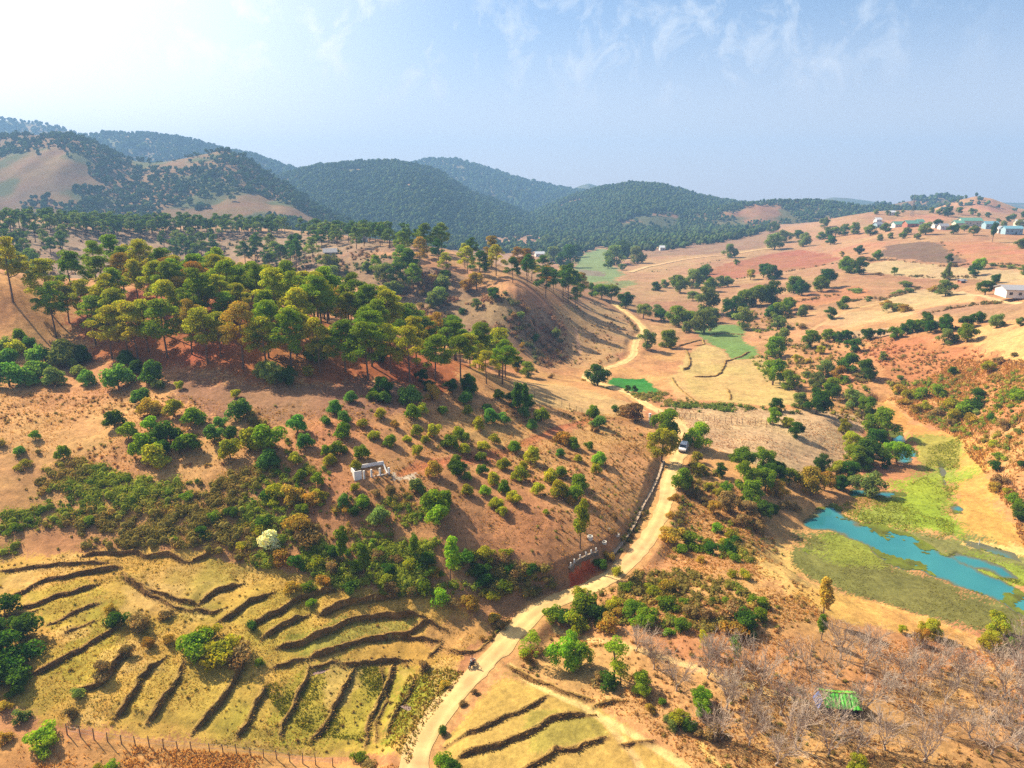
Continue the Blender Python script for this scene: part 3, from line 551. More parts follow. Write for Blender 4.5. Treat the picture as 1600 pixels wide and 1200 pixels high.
h_right = hill("790,356 820,341 850,326 900,306 940,295 985,288 1030,291 1060,298 1090,307 1130,315 1170,320 1240,330", 1750, 620, 450, ((108, 102, 70), (92, 94, 60), (150, 112, 82)), 161, 280, 110)
hill("1080,322 1112,315 1130,308 1150,313 1185,322", 3600, 400, 400, WOOD, 171, 70, 40)
hill("1220,322 1270,315 1300,308 1322,309 1345,312 1400,320 1460,324", 3500, 400, 400, WOOD, 181, 90, 40)
hill("1480,322 1560,316 1640,318 1760,306 1900,312", 3600, 500, 500, WOOD, 185, 90, 40)
h_low = hill("1060,334 1130,324 1180,318 1230,314 1280,315 1310,319 1380,323 1450,328 1500,334", 1420, 220, 200, ((112, 104, 66), (128, 104, 74), (160, 116, 84)), 191, 160, 60, z0=10)
h_fld = hill("1440,334 1470,322 1500,312 1525,306 1550,310 1590,325 1640,332 1720,338", 1300, 180, 220, ((204, 156, 110), (190, 136, 100), (156, 124, 84)), 201, 160, 60, z0=20)
h_tree = hill("1340,330 1390,320 1420,314 1460,308 1490,310 1510,318 1560,330", 1750, 220, 220, ((150, 116, 84), (120, 106, 70), (176, 130, 100)), 211, 110, 50, z0=10)
# -------------- far-off woods on the hills: crowns nobody could count, one mass per hill
M_FAR = foliage('far_wood_leaves', C(92, 112, 62), .25, .0, .0)
def ico():
    p = (1 + 5 ** .5) / 2; v = np.array([(-1, p, 0), (1, p, 0), (-1, -p, 0), (1, -p, 0), (0, -1, p), (0, 1, p), (0, -1, -p), (0, 1, -p), (p, 0, -1), (p, 0, 1), (-p, 0, -1), (-p, 0, 1)], float) / math.hypot(1, p)
    f = np.array([(0, 11, 5), (0, 5, 1), (0, 1, 7), (0, 7, 10), (0, 10, 11), (1, 5, 9), (5, 11, 4), (11, 10, 2), (10, 7, 6), (7, 1, 8), (3, 9, 4), (3, 4, 2), (3, 2, 6), (3, 6, 8), (3, 8, 9), (4, 9, 5), (2, 4, 11), (6, 2, 10), (8, 6, 7), (9, 8, 1)])
    return v, f
IV, IF = ico()
def wood(name, pos, size, seed, mat=None, tall=1.25, kind='stuff', lobes=2):
    r = np.random.default_rng(seed); n_ = len(pos)
    if not n_: return
    pos = np.repeat(pos, lobes, 0); size = np.repeat(size, lobes); n2 = len(pos)
    j = r.normal(0, .38, (n2, 3)) * size[:, None] * (lobes > 1); sc = size[:, None] * r.uniform(.6, 1.0, (n2, 1)) * (0.78 if lobes > 1 else 1)
    V = IV[None] * sc[:, :, None] * np.array([1, 1, tall * .8])[None, None] * r.uniform(.72, 1.28, (n2, 12, 1))
    V = V + pos[:, None] + j[:, None] * np.array([1, 1, .6]) + np.array([0, 0, 1])[None, None] * (size * tall * .75)[:, None, None]
    T = np.repeat(np.repeat(r.uniform(.62, 1.35, n_), lobes)[:, None] * r.uniform(.85, 1.15, (n2, 1)), 12, 1)[..., None] * np.repeat(np.stack([r.uniform(.85, 1.25, n_), np.ones(n_), r.uniform(.8, 1.1, n_)], -1), lobes, 0)[:, None]
    fs = (IF[None] + (np.arange(n2) * 12)[:, None, None]).reshape(-1, 3)
    return tag(link(name, mesh_np(name, V.reshape(-1, 3), [fs], T.reshape(-1, 3)), mat or M_FAR), kind=kind)
def on_hill(hl, n_, seed, dens, size):
    Xv, Yv, Z = hl; r = np.random.default_rng(seed); k0 = Xv.shape[0]
    a = r.uniform(0, k0 * .60, n_ * 3); b = r.uniform(0, Xv.shape[1] - 1.01, n_ * 3); i = a.astype(int); j = b.astype(int); fa, fb = a - i, b - j
    bl = lambda Q: (Q[i, j] * (1 - fb) + Q[i, j + 1] * fb) * (1 - fa) + (Q[i + 1, j] * (1 - fb) + Q[i + 1, j + 1] * fb) * fa
    x, y, z = bl(Xv), bl(Yv), bl(Z); keep = r.uniform(0, 1, len(x)) < dens(x, y, z, a / k0, b / Xv.shape[1]); keep &= z > 6
    p = np.stack([x, y, z], -1)[keep][:n_]; return p, r.uniform(size[0], size[1], len(p))
def patch(f, lo, hi, s): return lambda x, y, z, a, b: sstep(lo, hi, fbm(x * f, y * f, s, 4))
p, s = on_hill(h_far1, 5000, 1, lambda *q: np.ones_like(q[0]), (4, 8)); wood('far_forest', p, s, 2, lobes=1)
p, s = on_hill(h_far2, 6000, 3, lambda *q: np.ones_like(q[0]), (4, 8)); wood('far_forest', p, s, 4, lobes=1)
p, s = on_hill(h_mid, 14000, 5, lambda x, y, z, a, b: np.clip(sstep(.40, .56, fbm(x * .006, y * .006, 300, 4)) + (a > .42) * .9 + (b > .62) * .35, .05, 1), (3.0, 6.8)); wood('far_forest', p, s, 6)
p, s = on_hill(h_back, 6000, 7, lambda *q: np.ones_like(q[0]), (5, 9)); wood('far_forest', p, s, 8, lobes=1)
p, s = on_hill(h_right, 12500, 9, lambda x, y, z, a, b: np.clip(sstep(.38, .54, fbm(x * .006, y * .006, 310, 4)) + (a > .45) * .9, .06, 1), (2.8, 6.2)); wood('far_forest', p, s, 10)
p, s = on_hill(h_low, 2600, 11, lambda x, y, z, a, b: sstep(.36, .5, fbm(x * .008, y * .008, 320, 3)), (2.6, 4.6)); wood('far_forest', p, s, 12)
p, s = on_hill(h_tree, 420, 13, lambda x, y, z, a, b: sstep(.40, .6, fbm(x * .008, y * .008, 330, 3)), (5, 9)); wood('far_forest', p, s, 14)
p, s = on_hill(h_fld, 90, 15, lambda x, y, z, a, b: sstep(.5, .62, fbm(x * .012, y * .012, 340, 3)), (3, 5.5)); wood('far_scrub', p, s, 16)
def d_tan(x, y, z, a, b):
    k = sstep(.555, .60, fbm(x * .008, y * .010, 350, 4)) * .8
    k = np.maximum(k, ((b > .70) & (a > .30)) * .8 * sstep(.72, .80, b)); k = np.maximum(k, (np.abs(b - .42) < .035) * (a > .44) * .8); k = np.maximum(k, (a > .47) * .16); return k
p, s = on_hill(h_tan, 4200, 17, d_tan, (1.8, 4.8)); wood('far_scrub', p, s, 18)
# wooded valley floor between the hills
fv = np.array([(-150, 760), (-120, 900), (-20, 900), (90, 820), (200, 830), (330, 960), (420, 1160), (360, 1350), (120, 1400), (-150, 1350), (-500, 1350), (-520, 1000), (-330, 860)], float)
r = np.random.default_rng(21); q = np.stack([r.uniform(-540, 440, 9000), r.uniform(740, 1420, 9000)], -1)
q = q[inpoly(q[:, 0], q[:, 1], fv)]; q = q[r.uniform(0, 1, len(q)) < sstep(.36, .52, fbm(q[:, 0] * .010, q[:, 1] * .010, 360, 4)) + .12]
grn = wpoly("905,400 935,388 965,392 945,408 975,425 960,440 915,442 895,420"); q = q[~inpoly(q[:, 0], q[:, 1], grn)]
wood('far_forest', np.stack([q[:, 0], q[:, 1], hzv(q[:, 0], q[:, 1])], -1), r.uniform(3.0, 5.6, len(q)), 22, lobes=3)
# ------------------------------------------------------------------ plants: crowns of many small leaf clumps, tapered trunks with limbs
TONE = {'g': ('mid green', (116, 140, 34)), 'd': ('dark green', (76, 108, 34)), 'y': ('yellow-olive', (162, 162, 42)), 'b': ('bright lime green', (146, 176, 44)), 'o': ('olive brown', (176, 144, 54)),
        's': ('grey-green', (124, 140, 72)), 'w': ('pale silvery', (206, 206, 176)), 'l': ('blue-green', (108, 148, 62)), 'n': ('dry brown', (148, 122, 74)), 'r': ('golden straw', (178, 148, 64))}
M_LEAF = {k: foliage('leaves_' + v[0].replace(' ', '_').replace('-', '_'), np.minimum(C(*v[1]) * 1.22, .75), .45 if k not in 'on' else .25) for k, v in TONE.items()}
M_BARK = plain('bark', C(118, 92, 72), .9, .35, 4, .4); M_PALE = plain('pale_bark', C(188, 166, 146), .9, .25, 3, .2)
def leaf_cloud(seed, blobs, n_, size, aspect=.7, up=.62, jit=.45, core=.80, droop=0.0):
    """blobs: (x, y, z, rx, rz). Small kite faces over the shells of the clumps, plus the dense inside of each clump."""
    r = np.random.default_rng(seed); B = np.array(blobs, float); ar = B[:, 3] ** 2; k = r.choice(len(B), n_, p=ar / ar.sum())
    z = r.uniform(-1, 1, n_); fl = (z < 0) & (r.uniform(0, 1, n_) < (up - .5) * 2 + .2); z = np.where(fl, -z, z); a = r.uniform(0, 2 * math.pi, n_); q = np.sqrt(1 - z * z)
    N = np.stack([q * np.cos(a), q * np.sin(a), z], -1); rad = r.uniform(.80, 1.08, n_)[:, None]
    Pn = B[k, :3] + N * rad * B[k][:, [3, 3, 4]]
    Nn = N + r.normal(0, jit, (n_, 3)) + np.array([0, 0, .25]); Nn /= np.linalg.norm(Nn, axis=1)[:, None]
    T1 = np.cross(Nn, r.normal(0, 1, (n_, 3))); T1 /= np.linalg.norm(T1, axis=1)[:, None] + 1e-9; T2 = np.cross(Nn, T1)
    s = size * r.uniform(.6, 1.35, n_)[:, None]
    V = np.stack([Pn - T1 * s, Pn - T2 * s * aspect + Nn * s * .15, Pn + T1 * s - Nn * s * droop, Pn + T2 * s * aspect + Nn * s * .15], 1)
    bt = r.uniform(.80, 1.18, len(B)); t = bt[k] * r.uniform(.70, 1.30, n_); hue = r.normal(0, .10, n_) + r.normal(0, .06, len(B))[k]
    T = np.stack([t * (1 + hue), t, t * (1 - hue * .6)], -1); T = np.repeat(T[:, None], 4, 1)
    Vs = [V.reshape(-1, 3)]; Ts = [T.reshape(-1, 3)]; fq = np.arange(n_ * 4).reshape(-1, 4); ft = np.zeros((0, 3), int)
    if core:
        cv = IV[None] * (B[:, None, [3, 3, 4]] * core) * r.uniform(.82, 1.12, (len(B), 12, 1)) + B[:, None, :3]
        ft = (IF[None] + (np.arange(len(B)) * 12)[:, None, None]).reshape(-1, 3) + n_ * 4; Vs.append(cv.reshape(-1, 3)); Ts.append(np.repeat(np.repeat(bt[:, None], 12, 1)[..., None], 3, 2).reshape(-1, 3))
    return np.concatenate(Vs), [fq, ft], np.concatenate(Ts)
def trunk_mb(r, h, rad, limbs, lean=0.0, reach=1.5):
    m = MB(); tx, ty = r.uniform(-lean, lean), r.uniform(-lean, lean)
    P_ = [(tx * f ** 1.5 + r.uniform(-.03, .03) * h * f, ty * f ** 1.5 + r.uniform(-.03, .03) * h * f, h * f) for f in (0, .25, .5, .75, 1)]
    P_[0] = (0, 0, -.4); m.tube(P_, [rad * 1.25, rad, rad * .85, rad * .65, rad * .3], 7)
    for (x, y, z) in limbs:
        f = min(.9, max(.3, (z / h) - .15)); b = [P_[0][i] * 0 + np.interp(f, [0, .25, .5, .75, 1], [p[i] for p in P_]) for i in range(3)]
        mid = [(b[0] + x) / 2, (b[1] + y) / 2, (b[2] + z) / 2 - .1 * h * .3]; m.tube([b, mid, (x, y, z)], [rad * .45, rad * .32, rad * .12], 5)
    return m
def proto_pine(seed):
    r = np.random.default_rng(seed); h = r.uniform(10.8, 12.4); bl = []; cr = r.uniform(3.9, 4.8); flat = r.uniform(.5, .72); base = r.uniform(.32, .46)
    for i in range(r.integers(24, 32)):
        f = r.uniform(base, .97); w = cr * (1 - ((f - base) / (1.0 - base)) ** 1.8) ** .7 * (.65 + .35 * min(1, (f - base) / .12)); a = r.uniform(0, 6.28); d = w * r.uniform(.45, .95)
        bl.append((d * math.cos(a), d * math.sin(a), f * h, r.uniform(.85, 1.4), r.uniform(.85, 1.4) * flat))
    bl.append((0, 0, h * .93, 1.1, .9)); bl.append((.3, .2, h * .8, 1.5, 1.1))
    c = leaf_cloud(seed, bl, 5200, .20, .45, .62, .55, .55); tr = trunk_mb(r, h * .9, .17, [b[:3] for b in bl[:7]], .5)
    return tr, c, h, cr * 2
def proto_fruit(seed):
    r = np.random.default_rng(seed); w = 2.0; bl = []; hh = r.uniform(1.25, 1.6)
    for i in range(r.integers(13, 19)):
        a = r.uniform(0, 6.28); f = r.uniform(0, 1); d = w * .72 * math.sqrt(1 - f * f * .85) * r.uniform(.55, 1.05); bl.append((d * math.cos(a), d * math.sin(a), (.62 + f * hh * 1.25), r.uniform(.55, .85), r.uniform(.45, .75)))
    bl.append((0, 0, 1.5, 1.1, 1.0)); c = leaf_cloud(seed, bl, 1900, .17, .6, .64, .5, .6); tr = trunk_mb(r, 1.7, .11, [b[:3] for b in bl[:5]], .15)
    return tr, c, 3.2, 4.0
def proto_broad(seed):
    r = np.random.default_rng(seed); w = 2.6; bl = []; H_ = r.uniform(4.8, 6.2); b0 = r.uniform(.55, 1.1)
    for i in range(r.integers(18, 26)):
        a = r.uniform(0, 6.28); f = r.uniform(0, 1); d = w * (math.sin(math.pi * (.16 + .80 * f)) ** .8) * r.uniform(.45, 1.0); bl.append((d * math.cos(a), d * math.sin(a), b0 + f * (H_ - b0 - .6), r.uniform(.65, 1.1), r.uniform(.6, .95)))
    bl.append((0, 0, H_ * .6, 1.4, 1.5)); c = leaf_cloud(seed, bl, 3200, .18, .62, .62, .55, .6); tr = trunk_mb(r, H_ * .7, .18, [b[:3] for b in bl[:7]], .35)
    return tr, c, H_, 5.4
def proto_airy(seed):
    r = np.random.default_rng(seed); bl = []; H_ = r.uniform(6.5, 8)
    for i in range(16):
        a = r.uniform(0, 6.28); f = r.uniform(0, 1); d = 2.0 * (1 - .5 * f) * r.uniform(.3, 1.0); bl.append((d * math.cos(a), d * math.sin(a), 1.6 + f * (H_ - 2), r.uniform(.5, .9), r.uniform(.4, .7)))
    c = leaf_cloud(seed, bl, 1500, .17, .5, .6, .9, 0); tr = trunk_mb(r, H_ * .85, .12, [b[:3] for b in bl[:10]], .4)
    return tr, c, H_, 4.2
def proto_slim(seed):
    r = np.random.default_rng(seed); bl = [(r.uniform(-.4, .4), r.uniform(-.4, .4), 2.6 + 3.4 * i / 9, r.uniform(.55, .95) * (1.15 - .55 * abs(i - 4) / 5), .7) for i in range(10)]
    c = leaf_cloud(seed, bl, 1500, .17, .6, .6, .6, .5); tr = trunk_mb(r, 5, .09, [b[:3] for b in bl[:4]], .2)
    return tr, c, 6.6, 2.6
def proto_shrub(seed):
    r = np.random.default_rng(seed); bl = []; n_ = r.integers(8, 14)
    for i in range(n_):
        a = r.uniform(0, 6.28); d = 1.25 * r.uniform(.15, 1) ; bl.append((d * math.cos(a), d * math.sin(a) * .9, r.uniform(.25, 1.25) * (1.15 - .3 * d), r.uniform(.35, .65), r.uniform(.3, .6)))
    c = leaf_cloud(seed, bl, 1100, .13, .5, .64, .65, .5); tr = trunk_mb(r, .8, .05, [b[:3] for b in bl[:6]], .2)
    return tr, c, 1.7, 2.9
def proto_bare(seed):
    r = np.random.default_rng(seed); tw = MB(); tr = MB(); h = r.uniform(.6, 1.05)
    tr.tube([(0, 0, -.3), (r.uniform(-.1, .1), r.uniform(-.1, .1), h * .5), (r.uniform(-.15, .15), r.uniform(-.15, .15), h)], [.13, .11, .09], 7); top = Vector(tr.V[-1])
    def grow(p, d, L, rad, lv):
        q = p; pts = [tuple(p)]; rr = [rad]
        for i in range(3):
            d = (d + Vector((r.normal(0, .10), r.normal(0, .10), .05 if lv < 2 else -.02))).normalized(); q = q + d * L / 3; pts.append(tuple(q)); rr.append(max(rad * (1 - .24 * (i + 1)), .012))
            if lv < 3:
                for _ in range(2 if lv < 2 else 1):
                    if r.uniform() < .85: grow(q, (d + Vector(r.normal(0, .42, 3)) + Vector((0, 0, .12))).normalized(), L * r.uniform(.5, .72), max(rad * .6, .016), lv + 1)
        tw.tube(pts, rr, 3 if lv > 0 else 5)
    nb = r.integers(5, 7)
    for i in range(nb):
        a = 6.28 * i / nb + r.uniform(-.3, .3); e = r.uniform(.75, 1.35); grow(top + Vector((0, 0, -.15 * r.uniform())), Vector((math.cos(a) * math.cos(e), math.sin(a) * math.cos(e), math.sin(e))), r.uniform(1.9, 2.8), .052, 0)
    return tr, tw, 5.0, 4.5
KINDS_ = {'pine': (proto_pine, 7, 'pine_tree', 'pine tree', M_BARK), 'fruit': (proto_fruit, 6, 'fruit_tree', 'fruit tree', M_BARK), 'broad': (proto_broad, 7, 'broadleaf_tree', 'tree', M_BARK),
          'airy': (proto_airy, 3, 'airy_tree', 'tree', M_BARK), 'slim': (proto_slim, 3, 'slender_tree', 'tree', M_BARK), 'shrub': (proto_shrub, 8, 'shrub', 'shrub', M_BARK), 'bare': (proto_bare, 5, 'bare_tree', 'bare tree', M_PALE)}
PROTO = {}
for ki, (kk, (fn, cnt, nm, cat, bk)) in enumerate(KINDS_.items()):
    PROTO[kk] = []
    for i in range(cnt):
        tr, c, h, d = fn(1000 + ki * 50 + i); mt = bpy.data.meshes.new('trunk'); mt.from_pydata(tr.V, [], tr.Fs); mt.update(); mt.materials.append(bk)
        if isinstance(c, MB): mc = bpy.data.meshes.new('branches'); mc.from_pydata(c.V, [], c.Fs); mc.update(); mc.materials.append(M_PALE)
        else: mc = mesh_np('crown', *c); mc.materials.append(M_LEAF['g'])
        PROTO[kk].append((mt, mc, h, d))
PLANTS = []
prand = random.Random(5)
def plant(kk, tone, x, y, diam, px, py, zone=None, squash=None):
    mt, mc, h, d = prand.choice(PROTO[kk]); nm, cat = KINDS_[kk][2], KINDS_[kk][3]; s = diam / d
    e = empty(nm, (x, y, hz(x, y) - .05), prand.uniform(0, 6.28)); v = prand.uniform(.88, 1.12) * (squash or 1); e.scale = (s, s, s * v)
    e.rotation_euler[0] = prand.uniform(-.05, .05); e.rotation_euler[1] = prand.uniform(-.05, .05)
    a = link('trunk' if kk != 'shrub' else 'stems', mt, None, e)
    b = link('branches' if kk == 'bare' else 'crown' if kk != 'shrub' else 'foliage', mc, None, e)
    if kk != 'bare': b.material_slots[0].link = 'OBJECT'; b.material_slots[0].material = M_LEAF[tone]
    e['category'] = cat; PLANTS.append(dict(o=e, k=kk, tone=tone, d=diam, px=px, py=py, zone=zone)); return e
def lst(kk, ox, oy, sc, s, tone='g', base=.5, squash=None, zone=None, fac=1.0):
    if kk == 'fruit': fac *= 1.12; base -= .13
    if kk == 'shrub': base -= .15
    if kk == 'slim': base = 1.45
    """crown centres and widths read off an enlarged piece of the photograph"""
    for t in s.split():
        q = t.split(','); X_, Y_, D_ = map(float, q[:3]); tn = q[3] if len(q) > 3 else tone
        px, py, dp = ox + X_ / sc, oy + Y_ / sc, D_ / sc; x, y = ground(px, py + dp * base); dep = depth_of(x, y, float(hbase(x, y)))
        plant(kk, tn, x, y, dp * dep / F * fac, px, py, zone, squash)
def scatter(kk, pgs, dmin, n_, tones, dia, seed, zone=None, mask=None, pre=()):
    r = np.random.default_rng(seed); pts_ = [tuple(p) for p in pre]; k0 = len(pts_)
    for pg in ([pgs] if isinstance(pgs, np.ndarray) else pgs):
        a, b = pg.min(0), pg.max(0); c = np.stack([r.uniform(a[0], b[0], n_ * 30), r.uniform(a[1], b[1], n_ * 30)], -1); c = c[inpoly(c[:, 0], c[:, 1], pg)]
        if mask is not None: c = c[r.uniform(0, 1, len(c)) < mask(c[:, 0], c[:, 1])]
        got = 0
        for p in c:
            if got >= n_: break
            if all((p[0] - q[0]) ** 2 + (p[1] - q[1]) ** 2 > dmin * dmin for q in pts_): pts_.append(tuple(p)); got += 1
    for i, p in enumerate(pts_):
        tn = tones[int(r.integers(len(tones)))]; px, py = pix(p[0], p[1], hz(*p)); plant(kk, tn, p[0], p[1], r.uniform(*dia), px, py, zone)
# --- pine wood on the hill: trees of its front edge first, the packed wood behind them
pre = [ground(*map(float, t.split(','))) for t in "75,484 108,503 122,490 175,559 199,548 216,561 233,550 88,526 20,468 312,481 270,492 285,494 325,570 345,560 262,560 300,555 420,560 455,575 500,580 540,578 575,590 610,580 640,592 680,590 720,595 760,598 785,600 380,575 150,540".split()]
scatter('pine', PINEWOOD, 4.5, 214, 'ygygyygyygo', (7.8, 11.0), 31, pre=pre)
R2 = [wpoly(s) for s in ("0,352 100,354 200,356 300,358 430,360 470,366 420,372 300,368 100,366 0,366", "470,366 560,372 640,385 660,392 560,392 480,384", "0,380 60,375 120,382 60,415 0,425", "370,392 490,390 505,425 430,432 365,415", "600,395 700,392 770,418 860,442 912,462 900,478 820,465 740,446 680,432 620,424", "580,430 640,425 660,460 600,460", "250,385 330,378 350,400 280,410")]
for i, (pg, n_, tn) in enumerate(zip(R2, (0, 0, 0, 14, 36, 6, 0), ('dds', 'dgy', 'dg', 'ds', 'dgydo', 'dg', 'ds'))): scatter('pine', pg, 6.5, n_, tn, (7.8, 11.5), 40 + i)
def pine_mass(name, pgs, n_, dmin, seed, tone):
    r = np.random.default_rng(seed); Vs, Fs, Ts, off = [], [], [], 0; pts_ = []
    for pg, m_ in zip(pgs, n_):
        a, b = pg.min(0), pg.max(0); c = np.stack([r.uniform(a[0], b[0], m_ * 40), r.uniform(a[1], b[1], m_ * 40)], -1); c = c[inpoly(c[:, 0], c[:, 1], pg)]; got = 0
        for p in c:
            if got < m_ and all((p[0] - q[0]) ** 2 + (p[1] - q[1]) ** 2 > dmin ** 2 for q in pts_): pts_.append(tuple(p)); got += 1
    for k, p in enumerate(pts_):
        h = r.uniform(10, 13); cr = r.uniform(3.6, 5.2); base = r.uniform(.25, .45); bl = []
        for i in range(16):
            f = r.uniform(base, .95); w_ = cr * (1 - ((f - base) / (1 - base)) ** 1.8) ** .7; a = r.uniform(0, 6.28); d = w_ * r.uniform(.4, .95); bl.append((d * math.cos(a), d * math.sin(a), f * h, r.uniform(1, 1.6), r.uniform(.7, 1.0)))
        V, fs, T = leaf_cloud(seed * 100 + k, bl, 900, .42, .5, .62, .55, .6); c = C(*tone[k % len(tone)]) * 1.3
        t_ = MB().tube([(0, 0, -.4), (.1, .1, h * .5), (0, 0, h * .85)], [.22, .17, .08], 5); tf = np.array([f for f in t_.Fs if len(f) == 4])
        z = hz(*p); sh = np.array([p[0], p[1], z]); Vs += [V + sh, np.array(t_.V) + sh]; Ts += [T * c, np.tile(C(110, 86, 66), (len(t_.V), 1))]
        Fs += [(fs[0] + off), (tf + off + len(V))]; Fs.append(np.concatenate([fs[1] + off], 0)); off += len(V) + len(t_.V)
    f4 = np.concatenate([f for f in Fs if f.shape[1] == 4]); f3 = np.concatenate([f for f in Fs if f.shape[1] == 3])
    return tag(link(name, mesh_np(name, np.concatenate(Vs), [f4, f3], np.concatenate(Ts)), M_FARPINE), kind='stuff')
M_FARPINE = foliage('far_pine_needles', (1, 1, 1), .35, 0, 0)
pine_mass('far_pine_wood', [R2[0], R2[1], R2[2], R2[6]], (120, 44, 26, 16), 5.4, 77, [(84, 112, 44), (104, 126, 52), (116, 134, 66), (76, 104, 44)])
lst('broad', 0, 0, 1, "690,440,28,s 686,462,30,s 697,432,20,d 745,440,26,o 730,445,22,o 600,430,34,s 615,450,30,s 575,415,20,s 515,412,32,s 520,430,28,s 680,470,26,s 745,475,18,s 770,460,22,d", fac=1)
# --- orchard on the slope
lst('fruit', 400, 600, 4, "585,80,90,l 490,145,105,l 545,205,90,l 260,240,135,l 435,222,70,l 550,280,115,g 310,340,110,l 665,235,75,y 780,185,80,y 740,305,75,y 840,335,90 945,330,60,y 985,180,110 1040,165,80,y 1005,280,80,y 1115,290,100,y 1060,340,60,y 1170,160,70 1010,400,80,y 1210,350,110 1290,325,110 1300,390,90,y 1260,285,70,y 1420,370,80,y 1490,335,80,y 1385,240,90,y 1460,190,100,l 1445,140,70,l 1550,215,90,l 1310,80,95,l 1320,160,70,y 1520,60,80 960,75,140,l 740,70,90 810,80,90,l 660,415,95 630,485,75,y 440,400,80 510,380,115 455,450,90,y 250,460,90,y 85,330,210,g 80,450,150,l 280,560,90 385,590,90 545,710,90,l 665,710,100 770,800,145,s 1000,620,115,s 1110,740,170 1130,800,160,b 1180,700,120,g 1405,440,70,g 1415,525,80 1480,580,90,y 1435,655,85,b 1550,640,90 1325,655,85,y 1505,740,90,y 1320,580,60 1590,700,80,y 730,975,50 1110,525,105,o 1250,510,125,d 1250,460,70 1540,480,95,y 1540,790,75,y 870,250,60,o 620,625,70,y", base=.55)
lst('fruit', 800, 600, 4, "75,170,90,l 125,235,80,l 185,190,95 505,170,80,g 545,235,90,l 15,370,95 130,440,105,y 300,430,65,l 380,370,80 320,330,110,o 480,385,65 410,460,60,y 540,465,100,b 525,530,70,y 240,570,95,y 310,545,90 45,545,110,y 70,490,70,y 295,640,130,y 415,600,120 390,670,120 160,645,95,y 375,715,70,o 215,790,50,y 15,705,100,y", base=.55)
lst('slim', 400, 600, 4, "545,960,100,g 545,1000,80 1000,990,80 680,1080,110 1215,1060,130,b", base=1.0); lst('slim', 800, 600, 4, "425,840,125,y 30,80,90,d 90,90,80,d", base=.9)
# --- left slope: rounded dense trees
lst('fruit', 0, 600, 4, "715,215,130,d 805,290,135 225,330,75 400,430,90 125,420,70,l 880,60,105,l 940,130,140,o 1085,150,125,y 1230,190,150 945,250,120,b 1040,290,170,d 900,370,160 960,440,180,y 1380,235,100,l 1340,310,130,l 1180,340,170 1450,290,90,d 1440,400,150,y 1560,340,150,y 1500,150,155,l 1475,60,70,y 1600,330,130,g 1010,400,120,d", base=.55)
lst('fruit', 0, 400, 4, "40,650,160,l 60,740,200,l 40,560,120,s 250,610,140,l 225,710,160,l 190,765,110,l 340,750,150,s 535,760,125,l 740,750,180,l 800,640,120,d 890,860,105,l 430,590,190,s 400,640,150,s 130,490,85 185,535,80,l 520,615,120,d 490,710,90,s 960,730,150,d 860,700,110,d 1120,800,60,y 990,790,80,s 100,580,110,y", base=.5)
lst('broad', 400, 400, 4, "390,570,150,g 60,690,140,s 120,720,150,s 200,740,120,d 770,600,90,d 1040,720,90,d 1340,780,140,d 1220,790,90,d 1080,790,80,d 1100,840,110,o 790,800,130,d 330,705,70,y", base=.55)
# --- trees by the road
lst('broad', 800, 600, 4, "955,225,180,g 935,345,170,y", base=.66, squash=1.25); lst('broad', 800, 600, 4, "1165,270,165,b", base=.78, squash=1.2); lst('broad', 800, 600, 4, "1060,570,160,g 1165,520,80,y 1090,330,60,r 1100,620,70,o 1160,440,70,y", base=.6)
lst('broad', 800, 600, 4, "1430,460,150 1560,480,150 1300,540,80,d 1450,590,150 1500,680,160 1340,660,80 1290,680,70,y 1580,610,140 1230,640,60,y 1350,740,130,n 1470,780,120,n 1260,780,90,o 1560,780,130,d", base=.45)
# --- bank of the stream
lst('broad', 1200, 600, 4, "400,40,120,d 200,100,120,s 300,110,170,d 530,100,140,s 600,150,125,g 700,240,185,g 670,330,160,d 520,350,115,y 620,410,180,d 530,430,150,g 800,430,150,b 620,600,190,s 340,490,100,d 430,520,120,y 270,600,180,o 350,610,120,o 130,580,110,g 20,560,150,d 60,520,90,d 60,640,120,o 500,540,130,d 600,480,120,d 450,600,110,d 30,210,90,b 120,240,80,y 180,290,95,d 470,270,80,y 50,130,100,d 440,620,80,d 720,500,70,d", base=.5)
# --- across the valley
lst('broad', 1200, 450, 4, "470,85,85,g 385,160,70,d 535,340,110,d 265,320,110 380,280,90 440,295,70,d 490,275,75,d 620,285,80,d 700,285,50,d 790,275,90 880,240,95,d 940,235,80 985,190,85,d 1015,240,80,d 1110,210,110,d 1240,200,90,d 1310,170,85,d 1120,290,110,s 1245,280,110,g 1430,190,100,s 1580,195,60,s 180,440,60,y 330,380,60,y 45,360,140,g 90,300,110,s 30,520,160,g 130,570,120,g 500,460,140,d 610,510,130,d 390,610,115,g 715,430,55,s 1150,520,55,d 1370,490,80,y 1440,440,60,n 60,200,110,s 20,130,110,d 110,120,90,g 210,140,80,s 300,570,110,s 360,510,100,s 440,530,100,o", base=.5)
lst('broad', 1200, 250, 4, "985,420,95,s 1160,430,68,d 735,415,70,g 640,430,80,g 765,470,38,s 840,465,48,g 930,475,44,s 700,485,42,s 565,560,60,d 680,595,60,g 490,655,110,g 570,670,95,d 790,695,46,g 1130,620,52,d 1320,650,75,b 1290,690,75,d 1115,720,60,s 1110,790,110,s 1355,800,95,d 1420,740,60,d 1285,445,60,s 1225,425,44,s 390,495,68,d 220,495,90,s 190,460,60,d 330,465,60 375,455,60 420,450,60 480,440,66 540,435,66,g 370,740,115,d 330,770,100,g 160,770,115,g 210,795,100,d 20,830,130,d 20,690,110,d 460,590,30,y 40,500,120,s 350,395,60,s 30,410,80,s 1580,520,70,s 1590,690,60,s 100,470,90,s 870,440,50,s 1060,400,50,d 60,930,110 130,900,80", base=.5)
